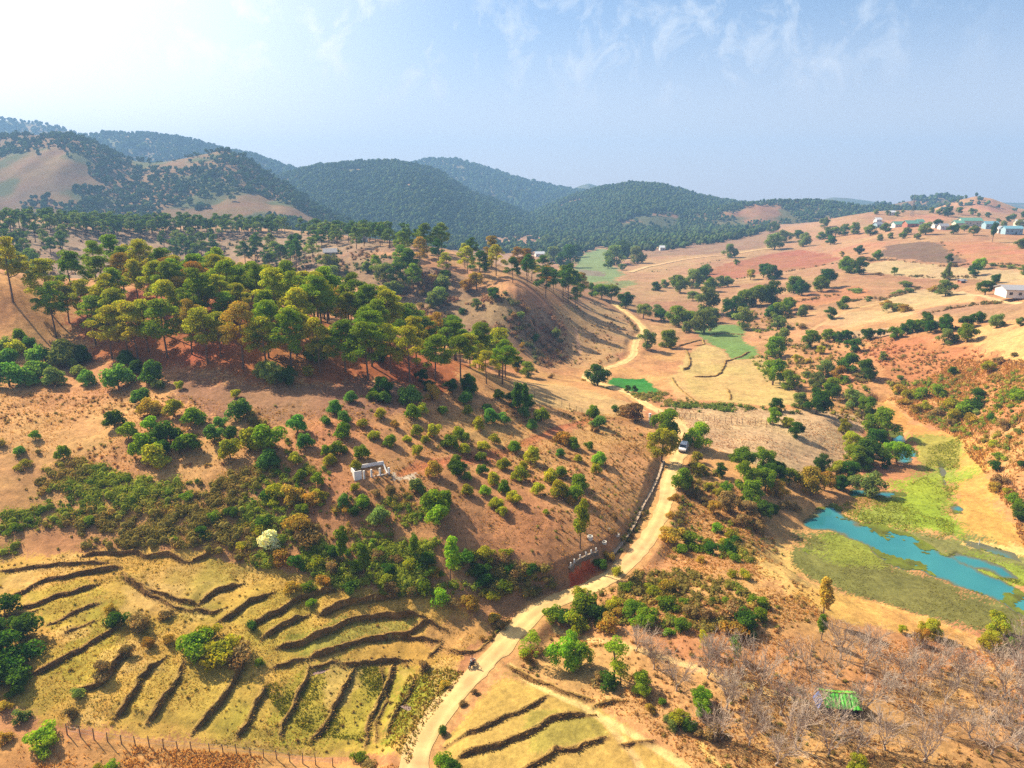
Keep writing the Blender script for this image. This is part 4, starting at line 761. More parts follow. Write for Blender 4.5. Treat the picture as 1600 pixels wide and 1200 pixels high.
lst('broad', 1360, 300, 6.667, "640,190,60,s 720,200,75,s 810,200,110,d 920,200,75,s 1060,200,75,s 1000,180,36,s 1130,235,46,s 1220,235,56,s 1390,315,75,s 1330,305,60,s 1480,250,66,s 1560,330,95,s 1575,545,75,s 340,195,36,s 280,225,52,s 180,215,52,s 60,205,60,s 720,345,50,d 980,370,60,s 1085,380,70,s 1440,280,60,d 1600,240,70,d", base=.5)
lst('slim', 1200, 250, 4, "1400,450,46,d 905,300,24,d 1115,690,46,s", base=1.0)
lst('broad', 800, 250, 4, "1490,720,60,y 1570,695,90,d 1400,640,40,g 1210,670,80,s 1020,740,80,s 1050,780,105,g 1130,740,120,s 1195,720,110,d 1235,775,100,g 1300,760,80,s 1350,760,70,s 900,780,70,d 950,770,60,s 1130,840,70,s 1210,890,150,s 1460,850,135,g 1520,850,130,g 1580,830,100,d 1040,960,150,g 1110,975,120,g 930,960,85,d 910,930,70,s 1200,1000,160,s 820,940,100,s 980,1100,135,g 840,1130,105,s 1090,1040,70,s 560,820,105,g 620,830,100,g 710,880,100,d 500,810,80,d 700,550,130,d 640,590,130,s 780,590,110,s 1360,565,90,s 880,545,30,s 915,535,30,d 945,530,26,d 350,600,140,d 400,560,90,d 215,500,60,s 250,590,110,s 1440,1000,120,s 1380,920,130,d 1250,960,110,s 690,660,50,s 600,640,70,s", base=.5)
lst('broad', 800, 450, 4, "100,500,100,g 535,530,150,d 30,460,90,d 725,635,46,d 765,635,42,d 15,680,110,d 90,700,100,d 270,280,65,s 505,775,60,g", base=.55)
# --- nearer, right of the road
lst('broad', 800, 900, 4, "345,440,230,b 430,500,140,b 810,650,140,b 1190,740,125,b 1180,820,105,b", base=.55); lst('airy', 800, 900, 4, "640,470,180,b 680,560,130,b 110,420,140,b 1390,430,100,l 1195,400,80,y", base=.9)
lst('slim', 1200, 900, 4, "345,110,115,o 330,285,85,g", base=1.05); lst('broad', 1200, 900, 4, "1010,310,130,y 960,380,100,o 1430,270,150,y 1400,390,160,y 1530,410,100,g 550,1190,140,y 840,320,60,y", base=.5)
lst('shrub', 800, 900, 4, "450,170,260,g 340,240,170,d 250,250,160,g 540,230,170,d 640,160,140,y 760,180,190,g 820,250,190,g 960,60,160,o 870,60,150,y 970,150,150,g 1040,290,150,g 980,340,90,b 760,270,90,b 600,280,170,r 400,280,180,y 1120,200,140,n 1220,240,130,n 1380,200,200,n 1450,260,190,d 1380,320,190,o 1540,140,130,g 1340,150,80,g 1250,140,60,g 1030,860,170,y 1000,900,120,s 1100,930,130,d 600,640,170,d 540,620,120,n 940,770,80,g 860,820,90,r 1250,960,150,n 1180,960,110,n 1470,330,120,d 1080,150,90,g 680,220,100,o 1560,240,140,g 150,460,120,n 90,500,110,o", base=.45)
lst('shrub', 0, 900, 4, "740,250,160,d 860,280,170,n 1040,220,110,n 1240,400,290,g 1370,420,290,y 1490,450,230,n 1300,330,180,y 1050,380,110,o 690,200,90,o 940,400,110,o 30,170,200,d 130,300,260,d 50,420,320,d 30,560,300,d 100,620,200,d 120,700,130,d 260,960,230,b 300,1030,150,b 130,860,120,s 780,470,130,n 640,590,150,n 440,850,110,n 20,800,120,o 1570,300,90,d 480,720,110,s 20,290,150,d 700,1180,110,b 600,1190,90,y 30,1000,100,r", base=.45)
lst('shrub', 400, 600, 4, "120,650,180,y 230,680,170,r 60,700,130,d 350,700,120,r 300,850,240,r 330,920,220,n 60,860,160,d 40,900,120,y 400,680,110,y 560,760,100,r 160,1070,170,o 260,1100,160,d 380,1110,150,y 480,1120,150,n 580,1040,80,g 660,1100,90,d 760,1050,130,n 880,1080,120,n 960,1130,140,y 1060,1090,140,d 1300,1090,170,d 1420,1060,160,y 1510,1100,150,n 1400,1150,150,d 1560,1050,110,y 840,1140,120,d 1110,1160,120,o 760,660,90,n 850,640,100,n 620,770,110,d 1560,1150,110,d", base=.45)
lst('fruit', 400, 600, 4, "85,985,150,w", base=.55)
lst('shrub', 400, 900, 4, "1150,120,150,b 1350,160,160,r 1460,110,140,y 1530,50,160,g 1050,60,140,g 1440,20,160,d 330,60,100,g 340,155,90,g 1050,550,100,n 1180,670,90,o 640,1120,120,g 700,1180,120,n 1180,1120,160,g 1230,1180,140,d 1490,250,110,o 1530,300,90,n 980,100,110,n 1220,160,120,n 840,60,140,n 600,60,150,d 420,40,120,o 230,70,120,o 1170,960,90,d 1370,710,60,n 1290,780,60,n 20,530,80,g", base=.45)
lst('shrub', 800, 600, 4, "1000,920,200,r 1110,950,170,g 1230,1010,130,d 1360,920,130,y 1350,1000,120,d 1270,880,110,b 1050,1010,110,g 1380,1060,110,g 1180,1080,80,r 1020,720,80,o 990,830,80,o 770,170,210,n 700,160,120,n 640,140,70,d 560,1030,120,d 600,1000,90,r 620,900,90,n 1450,1180,100,y 1380,1170,90,y 500,250,60,s 520,285,60,n 640,820,70,n 1200,730,90,n 1120,690,80,n 1440,850,130,n 1540,860,130,n 40,1170,150,n 130,1160,120,d", base=.45)
lst('shrub', 1200, 600, 4, "800,30,110,o 880,60,120,y 960,60,120,g 1060,50,130,g 1160,110,150,y 1220,150,150,g 1290,110,140,d 1330,60,110,d 1180,190,130,y 1260,230,110,o 1390,220,85,d 1440,130,70,g 1470,260,110,n 1570,290,70,s 1540,50,130,g 1590,60,120,b 1430,430,90,g 1430,500,110,d 1450,580,110,n 1420,620,100,o 1590,480,80,d 1560,740,130,g 1530,690,100,g 1580,800,100,d 1410,360,80,y 1500,640,80,y 100,750,90,n 40,770,110,d 170,760,80,n 1150,240,90,n 1050,170,100,n 920,150,90,o 980,130,90,y 850,110,80,o", base=.45)
lst('shrub', 1200, 450, 4, "560,550,110,n 470,560,110,g 250,450,70,o 240,530,90,s 120,520,80,o 790,110,140,s 850,120,110,o 210,230,80,n 255,110,70,n 1090,560,60,s 830,560,70,s 1540,400,60,n 1300,640,80,d", base=.45, squash=.7)
lst('shrub', 1200, 250, 4, "870,760,110,s 890,800,90,s 820,810,80,s 560,800,90,s 520,800,60,s 800,910,130,o 740,880,80,o 235,945,50,s 640,850,60,s 1040,790,90,o 1080,810,80,s 595,605,80,n 650,610,60,n 1170,650,70,n 690,700,60,n 380,460,50,s 1400,650,60,s 1460,655,60,s 1520,660,60,s 620,870,50,s", base=.45, squash=.6)
# brush of the slopes: scattered shrubs
BR = [(wpoly("600,440 690,430 720,470 690,520 640,480"), 5, 'nos'), (wpoly("690,470 800,480 870,500 880,545 850,570 760,540 700,515"), 10, 'nnnosd'), (wpoly("0,700 110,715 220,760 330,760 420,720 500,770 510,840 340,862 200,858 0,862"), 16, 'gdydg'), (wpoly("520,850 700,850 860,890 870,915 760,932 690,925 520,915 430,885"), 8, 'gydgd'),
      (wpoly("820,575 900,590 920,600 860,598 800,582"), 4, 'nos'), (wpoly("1060,740 1160,760 1170,860 1110,860 1050,800"), 5, 'gyd'), (wpoly("1400,600 1520,590 1600,620 1590,700 1500,680 1430,640"), 5, 'ysog'), (wpoly("830,955 960,885 1040,880 1140,900 1200,960 1130,985 990,965"), 4, 'ygy')]
for i, (pg, n_, tn) in enumerate(BR): scatter('shrub', pg, 1.6, n_, tn, (1.6, 3.4) if i > 1 else (2.5, 5.0), 60 + i)
# --- bare orchard
def bare(ox, oy, s):
    for t in s.split():
        X_, Y_ = map(float, t.split(',')); px, py = ox + X_ / 4, oy + Y_ / 4; x, y = ground(px, py); plant('bare', 's', x, y, prand.uniform(3.7, 5.4), px, py)
bare(1200, 900, "430,640 270,660 600,600 750,710 920,540 1080,560 920,690 915,850 1290,720 560,1110 575,880 730,1090 1075,995 1260,1010 1480,950 1470,760 1430,600 80,870 240,830 140,560 1110,800 375,1130 400,980 740,790 1180,640 1560,700 1590,860 50,1190 1550,560 1330,860 660,480 1000,620 840,640 1390,1120 1560,1090 980,1160 170,1080 240,960 450,520 1590,620")
bare(800, 900, "775,470 885,580 1025,720 1225,640 1440,640 1310,1010 1480,1060 1380,770 1560,740 1340,830 1500,880 1560,980 1230,560")
print('plants', len(PLANTS), {k: sum(p['k'] == k for p in PLANTS) for k in KINDS_})
# ------------------------------------------------------------------ terrace banks, walls, buildings, vehicles, fences
OTHERS = []          # things that get their label from what stands next to them
for s, h, wd in cal:
    far_ = s[:, 1].mean() > 150; st = .35 if not far_ else 1.0
    q = dense(s, st); m = len(q); tn = np.gradient(q, axis=0); tn /= np.hypot(tn[:, 0], tn[:, 1])[:, None] + 1e-9; nr = np.stack([-tn[:, 1], tn[:, 0]], -1)   # left = uphill
    prof = [(.45, .0), (.2, .03), (.0, .02), (-.08, -.30), (-.16, -.66), (-.26, -.95), (-.55, -1.02)]
    zu = hzv(*(q + nr * .6).T); zd = hzv(*(q - nr * .9).T); hh = np.maximum(zu - zd, .25); e = np.clip(np.minimum(np.arange(m), m - 1 - np.arange(m)) / 4, 0, 1)
    V = []; T = []; r = np.random.default_rng(m)
    for k, (o_, zf) in enumerate(prof):
        jit = (fbm(np.arange(m) * .4, np.full(m, k * 2.3), 400 + k, 3) - .5) * .5 * (0 < k < 6); p = q + nr * (o_ * (1 if not far_ else 1.6) + jit)[:, None] if np.ndim(jit) else q + nr * o_
        if k in (0, 6): z = hzv(p[:, 0], p[:, 1]) - .10
        else: z = zu + hh * zf * (1 if zf < 0 else 0) + (.08 * e * fbm(np.arange(m) * .5, np.full(m, 3.), 410, 3) + (zf if zf > 0 else 0)) * (k in (1, 2)) ; z = np.where(e < .5, np.minimum(z, hzv(p[:, 0], p[:, 1]) + .05), z)
        V.append(np.stack([p[:, 0], p[:, 1], z], -1)); c = C(190, 154, 82) if k < 2 else C(146, 108, 62); T.append(c * (.7 + .6 * fbm(p[:, 0] * 1.3, p[:, 1] * 1.3, 420 + k, 3))[:, None])
    K_ = len(prof); V = np.stack(V, 1).reshape(-1, 3); T = np.stack(T, 1).reshape(-1, 3); ii = np.arange(m * K_).reshape(m, K_); f = np.stack([ii[:-1, :-1], ii[1:, :-1], ii[1:, 1:], ii[:-1, 1:]], -1).reshape(-1, 4)
    # grass hanging over the lip and growing on the face
    ng = int(m * (9 if not far_ else 6)); i = r.integers(0, m, ng); a = r.uniform(-.75, .25, ng); b = q[i] + nr[i] * a[:, None] + tn[i] * r.uniform(-.3, .3, (ng, 1)); zz = np.where(a > -.05, zu[i] + .03, zu[i] - hh[i] * np.clip((-a - .0) / .55, 0, 1)) - .04; g = r.uniform(.06, .24, ng) * (1 if not far_ else 2)
    dx = r.normal(0, .10, (ng, 2)) + nr[i] * -.12; wv = tn[i] * (.05 + .07 * r.uniform(0, 1, (ng, 1)))
    gv = np.stack([np.concatenate([b - wv, zz[:, None]], 1), np.concatenate([b + wv, zz[:, None]], 1), np.concatenate([b + dx, (zz + g)[:, None]], 1)], 1).reshape(-1, 3)
    pal = np.array([C(176, 136, 68), C(146, 126, 50), C(196, 152, 84), C(130, 96, 54)]); gt = np.repeat(pal[r.integers(0, 4, ng)] * r.uniform(.7, 1.3, (ng, 1)), 3, 0)
    o = link('terrace_bank', mesh_np('terrace_bank', np.concatenate([V, gv]), [f, np.arange(ng * 3).reshape(-1, 3) + len(V)], np.concatenate([T, gt])), M_BANK); o['category'] = 'terrace bank'
    c = q[m // 2]; px, py = pix(c[0], c[1], hz(*c)); ln = np.hypot(*np.diff(q, axis=0).T).sum(); OTHERS.append(dict(o=o, k='bank', tone='', d=ln, px=px, py=py, zone='f' if far_ else None))
WHITE = plain('whitewash', C(236, 232, 226), .85, .12, 1.5, .2); BLOCK = plain('grey_block', C(238, 232, 228), .9, .2, 2.5, .3); EARTH = plain('floor_earth', C(196, 124, 80), .95, .3, 2)
STONE = plain('wall_stone', C(124, 104, 84), .9, .5, 1.8, .9); COPE = plain('coping_stone', C(186, 160, 132), .9, .25, 2, .4); TIMBER = plain('weathered_timber', C(130, 104, 80), .9, .3, 5, .3); CONC = plain('concrete', C(214, 208, 198), .9, .15, 3, .2)
# roofless white building among the orchard
a = ground(554, 748); b = ground(606, 738); ang = math.atan2(b[1] - a[1], b[0] - a[0]); Lr = math.hypot(b[0] - a[0], b[1] - a[1]); z = min(hz(*a), hz(*b)) - .1
e = empty('unfinished_building', (a[0], a[1], z), ang); tag(e, 'small unfinished roofless white block building standing among the orchard trees', 'building')
Wd = 2.5; Hh = 1.95
MB().box((Lr / 2, Wd, Hh / 2), (Lr, .2, Hh)).build('back_wall', BLOCK, e); MB().box((.1, Wd / 2 - .05, Hh / 2 - .04), (.2, Wd - .1, Hh - .08)).build('end_wall', WHITE, e)
MB().poly([(Lr, 0, 0), (Lr, Wd - .1, 0), (Lr, Wd - .1, Hh * .9), (Lr, Wd * .55, 1.2), (Lr, 0, .55), (Lr - .2, 0, 0), (Lr - .2, Wd - .1, 0), (Lr - .2, Wd - .1, Hh * .9), (Lr - .2, Wd * .55, 1.2), (Lr - .2, 0, .55)], [(0, 1, 2, 3, 4), (9, 8, 7, 6, 5), (4, 3, 8, 9), (3, 2, 7, 8), (0, 4, 9, 5), (1, 0, 5, 6), (2, 1, 6, 7)]).build('broken_wall', WHITE, e)
MB().box((.75, .1, Hh / 2 - .06), (1.1, .2, Hh - .12)).build('front_wall', BLOCK, e); MB().box((Lr * .78, 0.02, .22), (Lr * .42, .2, .45)).build('low_wall', WHITE, e)
for f_ in (.28, .5, .76, 1.03): MB().box((Lr * f_, -.05, Hh * (.45 if f_ != 1.03 else .4)), (.3, .3, Hh * (.9 if f_ != 1.03 else .8))).build('pillar', WHITE, e)
MB().box((Lr / 2, Wd / 2, .06), (Lr - .5, Wd - .4, .12)).build('floor', EARTH, e)
# green-roofed hut in the bare orchard
gx, gy = ground(1309, 1105); z = hz(gx, gy); e = empty('hut', (gx, gy, z), R(-7)); tag(e, 'small hut with ribbed bright green roof among bare trees', 'hut')
GREEN = plain('green_sheet', C(88, 190, 56), .5, .22, 1.6, .2); BLUE = plain('blue_tarpaulin', C(116, 138, 206), .6, .2, 2, .3); DARK = plain('dark_sticks_and_shade', C(60, 44, 36), .95, .4, 6, .3)
m = MB(); nx = 40; Lh = 4.3
def roofside(y0, z0, y1, z1):
    vs = []; 
    for k in range(nx + 1):
        x = -Lh / 2 + Lh * k / nx; w_ = .035 * math.sin(k * 1.57) - (.07 if k in (9, 10, 19, 20, 30, 31) else 0); sg = -.10 * math.sin(math.pi * k / nx); vs += [(x, y0, z0 + w_ + sg), (x + .05 * math.sin(k), y1, z1 + w_)]
    m.poly(vs, [(2 * k, 2 * k + 2, 2 * k + 3, 2 * k + 1) for k in range(nx)])
roofside(0, 2.15, -1.75, 1.15); roofside(1.5, 1.35, 0, 2.15); m.build('roof', GREEN, e)
MB().tube([(-Lh / 2 - .1, 0, 2.2), (0, 0, 2.06), (Lh / 2 + .1, 0, 2.2)], .06).build('ridge_cap', plain('yellow_green_cap', C(186, 210, 60), .6), e)
MB().poly([(-Lh / 2 - .55, -1.2, .35), (-Lh / 2 - .60, .9, .45), (-Lh / 2 - .05, .8, 1.55), (-Lh / 2 - .02, -.9, 1.45), (-Lh / 2 - .58, -1.2, .32), (-Lh / 2 - .63, .9, .42), (-Lh / 2 - .08, .8, 1.52), (-Lh / 2 - .05, -.9, 1.42)], [(0, 1, 2, 3), (7, 6, 5, 4), (0, 4, 5, 1), (2, 6, 7, 3)]).build('side_sheet', BLUE, e)
for x, y in ((-1.9, -1.5), (1.9, -1.5), (-1.9, 1.3), (1.9, 1.3)): MB().tube([(x, y, -.2), (x, y, 1.3)], .06).build('post', TIMBER, e)
m = MB(); [m.tube([(.3 + .13 * k, -1.45 + .05 * math.sin(k * 3), -.1), (.3 + .13 * k + .04 * math.sin(k * 5), -1.45, 1.1)], .035, 4) for k in range(13)]; m.box((1.1, -1.2, .5), (1.7, .05, 1.1)); m.build('stick_wall', DARK, e)
# houses
ROOFS = {'green': plain('green_roof', C(118, 170, 150), .5, .12, .6), 'blue': plain('blue_roof', C(128, 178, 196), .5, .12, .6), 'grey': plain('grey_roof', C(168, 166, 172), .5, .15, .6), 'white': plain('pale_roof', C(232, 232, 234), .5, .08, .6), 'brown': plain('rusty_roof', C(150, 100, 84), .6, .25, .8)}
PLAS = {'cream': plain('cream_plaster', C(226, 214, 192), .9, .1), 'white': WHITE, 'brick': plain('brick_wall', C(188, 120, 96), .9, .2), 'blue': plain('blue_plaster', C(160, 190, 206), .9, .1)}
PANE = plain('dark_glass', (.03, .035, .045), .15, .1)
def house(nm, px, py, wpx, dm, hm_, rz, roof, wall, label, gable=.28, group=None, cat='house'):
    x, y = ground(px, py); dep = depth_of(x, y, hz(x, y)); w_ = wpx * dep / F; e = empty(nm, (x, y, hz(x, y) - .3), rz); tag(e, label, cat, group)
    mw = MB(); rise = dm * gable; mw.poly([(-w_ / 2, -dm / 2, 0), (w_ / 2, -dm / 2, 0), (w_ / 2, dm / 2, 0), (-w_ / 2, dm / 2, 0), (-w_ / 2, -dm / 2, hm_), (w_ / 2, -dm / 2, hm_), (w_ / 2, dm / 2, hm_), (-w_ / 2, dm / 2, hm_), (-w_ / 2, 0, hm_ + rise), (w_ / 2, 0, hm_ + rise)],
        [(0, 1, 5, 4), (2, 3, 7, 6), (1, 2, 6, 9, 5), (3, 0, 4, 8, 7)]).build('wall', PLAS[wall], e)
    t_ = .25; o_ = .7; mr = MB()
    for sg in (-1, 1):
        y1 = sg * (dm / 2 + o_); z1 = hm_ - o_ * rise / (dm / 2); q = [(-w_ / 2 - o_, 0, hm_ + rise + .05), (w_ / 2 + o_, 0, hm_ + rise + .05), (w_ / 2 + o_, y1, z1 + .05), (-w_ / 2 - o_, y1, z1 + .05)]; q2 = [(a_, b_, c_ + t_) for a_, b_, c_ in q]
        mr.poly(q + q2, [(3, 2, 1, 0), (4, 5, 6, 7), (2, 3, 7, 6), (1, 2, 6, 5), (3, 0, 4, 7)] if sg < 0 else [(0, 1, 2, 3), (7, 6, 5, 4), (6, 7, 3, 2), (5, 6, 2, 1), (7, 4, 0, 3)])
    mr.build('roof', ROOFS[roof], e); nw = max(2, min(8, int(w_ / 3.2)))
    for k in range(nw):
        xk = -w_ / 2 + w_ * (k + .5) / nw
        if k == nw // 2: MB().box((xk, -dm / 2 - .03, 1.15), (1.1, .1, 2.1)).build('door', DARK, e)
        else: MB().box((xk, -dm / 2 - .03, hm_ * .55), (1.2, .1, 1.1)).build('window', PANE, e)
    return e
VG = 'village buildings on the right skyline'
for h_ in ((1514, 353, 30, 11, 5.5, -.10, 'green', 'cream', 'longest village building, cream walls under a wide pale green roof', .25), (1496, 355, 12, 9, 4, -.1, 'green', 'cream', 'small cream building tucked against the left end of the longest village building', .25), (1546, 358, 18, 9, 5, -.15, 'blue', 'blue', 'blue-walled village building just right of the longest building', .25),
           (1580, 366, 24, 9, 5, -.2, 'blue', 'blue', 'wide blue village building lowest on the slope at the right end', .22), (1561, 364, 9, 7, 4, -.1, 'white', 'white', 'little white house between the two blue village buildings', .3), (1402, 355, 16, 9, 4, .1, 'green', 'white', 'white house with pale green roof left of the brick-walled one', .3),
           (1422, 355, 18, 9, 4, .05, 'green', 'brick', 'brick-walled house with green roof beside the big grey-green tree', .3), (1371, 355, 10, 8, 4, .2, 'grey', 'blue', 'grey-roofed bluish house at the left end of the village', .3), (1461, 356, 8, 7, 3.5, 0, 'white', 'white', 'small white house right of the big grey-green village tree', .3),
           (1473, 358, 12, 7, 3.5, -.1, 'grey', 'white', 'grey-roofed white house left of the round dark village tree', .3), (1371, 347, 8, 7, 4, .1, 'white', 'white', 'tiny pale house behind the left end of the village', .3), (1592, 354, 12, 8, 5, -.2, 'white', 'cream', 'cream house with white roof at the far right edge of the village', .3), (1436, 351, 9, 7, 3.5, 0, 'green', 'white', 'small white house with green roof half hidden behind the big village tree', .3)):
    house('house', *h_[:-1], gable=h_[-1], group=VG)
house('house', 566, 378, 16, 7, 3.4, .15, 'white', 'white', 'low house with bright white roof under the pines of the far ridge')
house('house', 516, 400, 18, 6, 2.4, .3, 'grey', 'cream', 'low grey-roofed house on the slope below the far ridge pines')
house('house', 624, 372, 8, 6, 3, .1, 'brown', 'cream', 'little rusty-roofed house half hidden by pines on the far ridge')
house('house', 843, 401, 14, 8, 4, .2, 'white', 'white', 'white-roofed house in the trees of the valley left of the green meadow')
house('house', 1034, 391, 7, 7, 4, 0, 'white', 'white', 'lone tiny white house beside trees on the pale hill across the valley')
house('house', 1394, 336, 6, 6, 4, 0, 'white', 'white', 'small white house left of the mast on the skyline')
SHD = house('shed', 1612, 463, 86, 13, 3.4, -.28, 'grey', 'white', 'long white shed with grey roof panels at the right edge', .10, cat='shed')
house('hut', 1556, 453, 8, 3.5, 2.2, -.2, 'grey', 'brick', 'open dark hut with grey roof at the left end of the long shed', .2, cat='hut')
house('hut', 1502, 443, 8, 2.6, 1.6, .2, 'grey', 'brick', 'tiny lone hut in the tan field left of the long shed', .2, cat='hut')
# lattice mast
x, y = ground(1425, 338); e = empty('radio_mast', (x, y, hz(x, y) - .5)); tag(e, 'thin lattice mast standing on the skyline above the village', 'mast'); STEEL = plain('steel', C(120, 116, 124), .5, .1, 3, 0, .5); mh = 24
for sx, sy in ((-1, -1), (1, -1), (1, 1), (-1, 1)): MB().tube([(sx * 1.5, sy * 1.5, 0), (sx * .25, sy * .25, mh)], .14, 4).build('leg', STEEL, e)
m = MB()
for k in range(10):
    z0_, z1_ = mh * k / 10, mh * (k + 1) / 10; w0, w1 = 1.5 - 1.25 * k / 10, 1.5 - 1.25 * (k + 1) / 10
    for (ax, ay), (bx_, by_) in (((-1, -1), (1, -1)), ((1, -1), (1, 1)), ((1, 1), (-1, 1)), ((-1, 1), (-1, -1))): m.tube([(ax * w0, ay * w0, z0_), (bx_ * w1, by_ * w1, z1_)], .07, 3)
m.build('bracing', STEEL, e); MB().tube([(0, 0, mh), (0, 0, mh + 4)], .09, 4).build('antenna', STEEL, e)
# stone wall above the road, and the lower wall with white posts
def wallrun(nm, s, up, dn, label, cat, cope):
    q = dense(wpoly(s), .45); m_ = len(q); tn = np.gradient(q, axis=0); tn /= np.hypot(tn[:, 0], tn[:, 1])[:, None]; nr = np.stack([-tn[:, 1], tn[:, 0]], -1); z = hzv(q[:, 0], q[:, 1]); z = np.convolve(np.pad(z, 3, mode='edge'), np.ones(7) / 7, 'valid')
    e = empty(nm, (q[m_ // 2][0], q[m_ // 2][1], z[m_ // 2])); c0 = np.array([q[m_ // 2][0], q[m_ // 2][1], z[m_ // 2]]); tag(e, label, cat)
    for part, w_, lo, hi, mat in (('wall_face', .26, -dn, up, STONE), ('coping', .22, up, up + .10, COPE)):
        V = []; r = np.random.default_rng(3)
        for o_, zz in ((-w_, lo), (-w_, (lo * 2 + hi) / 3), (-w_, (lo + hi * 2) / 3), (-w_, hi), (w_, hi), (w_, lo)):
            jt = r.normal(0, .05, m_); p = q + nr * (o_ + jt)[:, None]; V.append(np.stack([p[:, 0], p[:, 1], z + zz + r.normal(0, .05 if part == 'coping' else .02, m_)], -1))
        V = np.stack(V, 1).reshape(-1, 3) - c0; ii = np.arange(m_ * 6).reshape(m_, 6); jj = np.concatenate([ii, ii[:, :1]], 1); f = np.stack([jj[:-1, :-1], jj[1:, :-1], jj[1:, 1:], jj[:-1, 1:]], -1).reshape(-1, 4)
        link(part, mesh_np(part, V, [f]), mat, e)
    return e, q, z, c0
wallrun('stone_wall', "1037,714 1030,735 1018,762 1006,784 995,808 982,830 968,845 956,854", .25, 1.6, 'long curving stone wall along the left edge of the dirt road', 'wall', 1)
e, q, z, c0 = wallrun('stone_wall', "889,880 900,871 918,862 934,854", .25, .9, 'short low stone wall topped with white posts above the red cut bank', 'wall', 1)
for k in np.linspace(1, len(q) - 2, 6).astype(int): MB().box(tuple(np.array([q[k][0], q[k][1], z[k] + .6]) - c0), (.2, .2, .6)).build('post', WHITE, e)
# concrete rings lying in the grass
def ring(px, py, r_, h, tilt, label):
    x, y = ground(px, py); e = empty('concrete_ring', (x, y, hz(x, y) - .05)); e.rotation_euler = (tilt, 0, 0); tag(e, label, 'concrete ring', 'concrete rings lying near the road wall'); m = MB(); n_ = 28
    vs = []
    for k in range(n_):
        a_ = 2 * math.pi * k / n_; c_, s_ = math.cos(a_), math.sin(a_); vs += [(r_ * c_, r_ * s_, 0), (r_ * c_, r_ * s_, h), (r_ * .72 * c_, r_ * .72 * s_, h), (r_ * .72 * c_, r_ * .72 * s_, 0)]
    m.poly(vs, [(4 * k + j, 4 * ((k + 1) % n_) + j, 4 * ((k + 1) % n_) + (j + 1) % 4, 4 * k + (j + 1) % 4) for k in range(n_) for j in range(4)]); m.build('ring_wall', CONC, e)
    MB().poly([(r_ * .72 * math.cos(6.283 * k / n_), r_ * .72 * math.sin(6.283 * k / n_), .08) for k in range(n_)], [tuple(range(n_))]).build('hollow', DARK, e)  # dark disc stands in for the shade inside the ring
ring(952.5, 828, .42, .45, 0, 'pale concrete ring farthest from the stone wall in the row of three'); ring(957.5, 831, .42, .45, .05, 'pale concrete ring in the middle of the row of three'); ring(964, 833, .45, .4, 0, 'pale concrete ring nearest the stone wall in the row of three')
ring(922, 841, .48, .7, 0, 'concrete ring set upright beside the tall yellow-olive tree'); ring(944, 844, .46, .45, 0, 'lone concrete ring in the weeds between tall tree and stone wall')
# white gate post
x, y = ground(1015, 660); e = empty('gate_post', (x, y, hz(x, y) - .2), .2); tag(e, 'white square gate post left of the tall yellow roadside tree', 'post'); MB().box((0, 0, 1.2), (.45, .45, 2.4)).build('shaft', WHITE, e); MB().box((0, 0, 2.47), (.62, .62, .14)).build('cap', WHITE, e)
# white van on the road
CARW = plain('white_paint', C(240, 240, 242), .3, .03, 2); GLASS = plain('car_glass', (.02, .03, .045), .08, .1); RUB = plain('tyre_rubber', (.02, .02, .02), .9, .1); RIM = plain('wheel_rim', C(180, 180, 184), .4, .1, 3, 0, .6); LAMP = plain('lamp_lens', C(236, 230, 214), .2, .05)
x, y = ground(1067, 704); rd = roads[0][0][0]; k = int(np.argmin(np.hypot(rd[:, 0] - x, rd[:, 1] - y))); x, y = rd[k] + np.array([.35, 0]); tdir = rd[max(k - 4, 0)] - rd[k + 4]; e = empty('van', (x, y, roads[0][0][1][k] + .10), math.atan2(tdir[1], tdir[0])); tag(e, 'white van driving on the dirt road between the roadside trees', 'van')
prof = [(-2.15, .35), (-2.2, .95), (-2.1, 1.15), (-1.85, 1.82), (-1.5, 1.9), (.55, 1.9), (.85, 1.80), (1.35, 1.15), (2.0, .98), (2.15, .80), (2.15, .35)]
m = MB(); n_ = len(prof); vs = [(px_, sy * (.86 - (.12 if pz > 1.2 else 0)), pz) for sy in (-1, 1) for px_, pz in prof]; m.poly(vs, [tuple(range(n_)), tuple(range(2 * n_ - 1, n_ - 1, -1))] + [((i + 1) % n_, i, n_ + i, n_ + (i + 1) % n_) for i in range(n_)]); m.build('body', CARW, e)
MB().poly([(.93, -.70, 1.74), (.93, .70, 1.74), (1.36, .78, 1.19), (1.36, -.78, 1.19)], [(0, 3, 2, 1)]).build('windscreen', GLASS, e); MB().poly([(-1.93, -.70, 1.76), (-1.93, .70, 1.76), (-2.14, .76, 1.2), (-2.14, -.76, 1.2)], [(0, 1, 2, 3)]).build('rear_window', GLASS, e)
for sy in (-1, 1):
    for x0_, x1_ in ((-1.75, -.75), (-.65, .2), (.3, 1.05)): MB().box(((x0_ + x1_) / 2, sy * .765, 1.5), (x1_ - x0_, .05, .42)).build('side_window', GLASS, e)
    MB().box((2.13, sy * .62, .82), (.08, .32, .16)).build('headlight', LAMP, e)
    for wx in (-1.35, 1.35):
        wh = MB().tube([(wx, sy * .70, .34), (wx, sy * .90, .34)], .34, 18).build('wheel', RUB, e); MB().tube([(wx, sy * .895, .34), (wx, sy * .915, .34)], .2, 14).build('rim', RIM, wh)
MB().box((2.14, 0, .45), (.14, 1.66, .2)).build('bumper', plain('grey_bumper', C(90, 90, 94), .6), e)
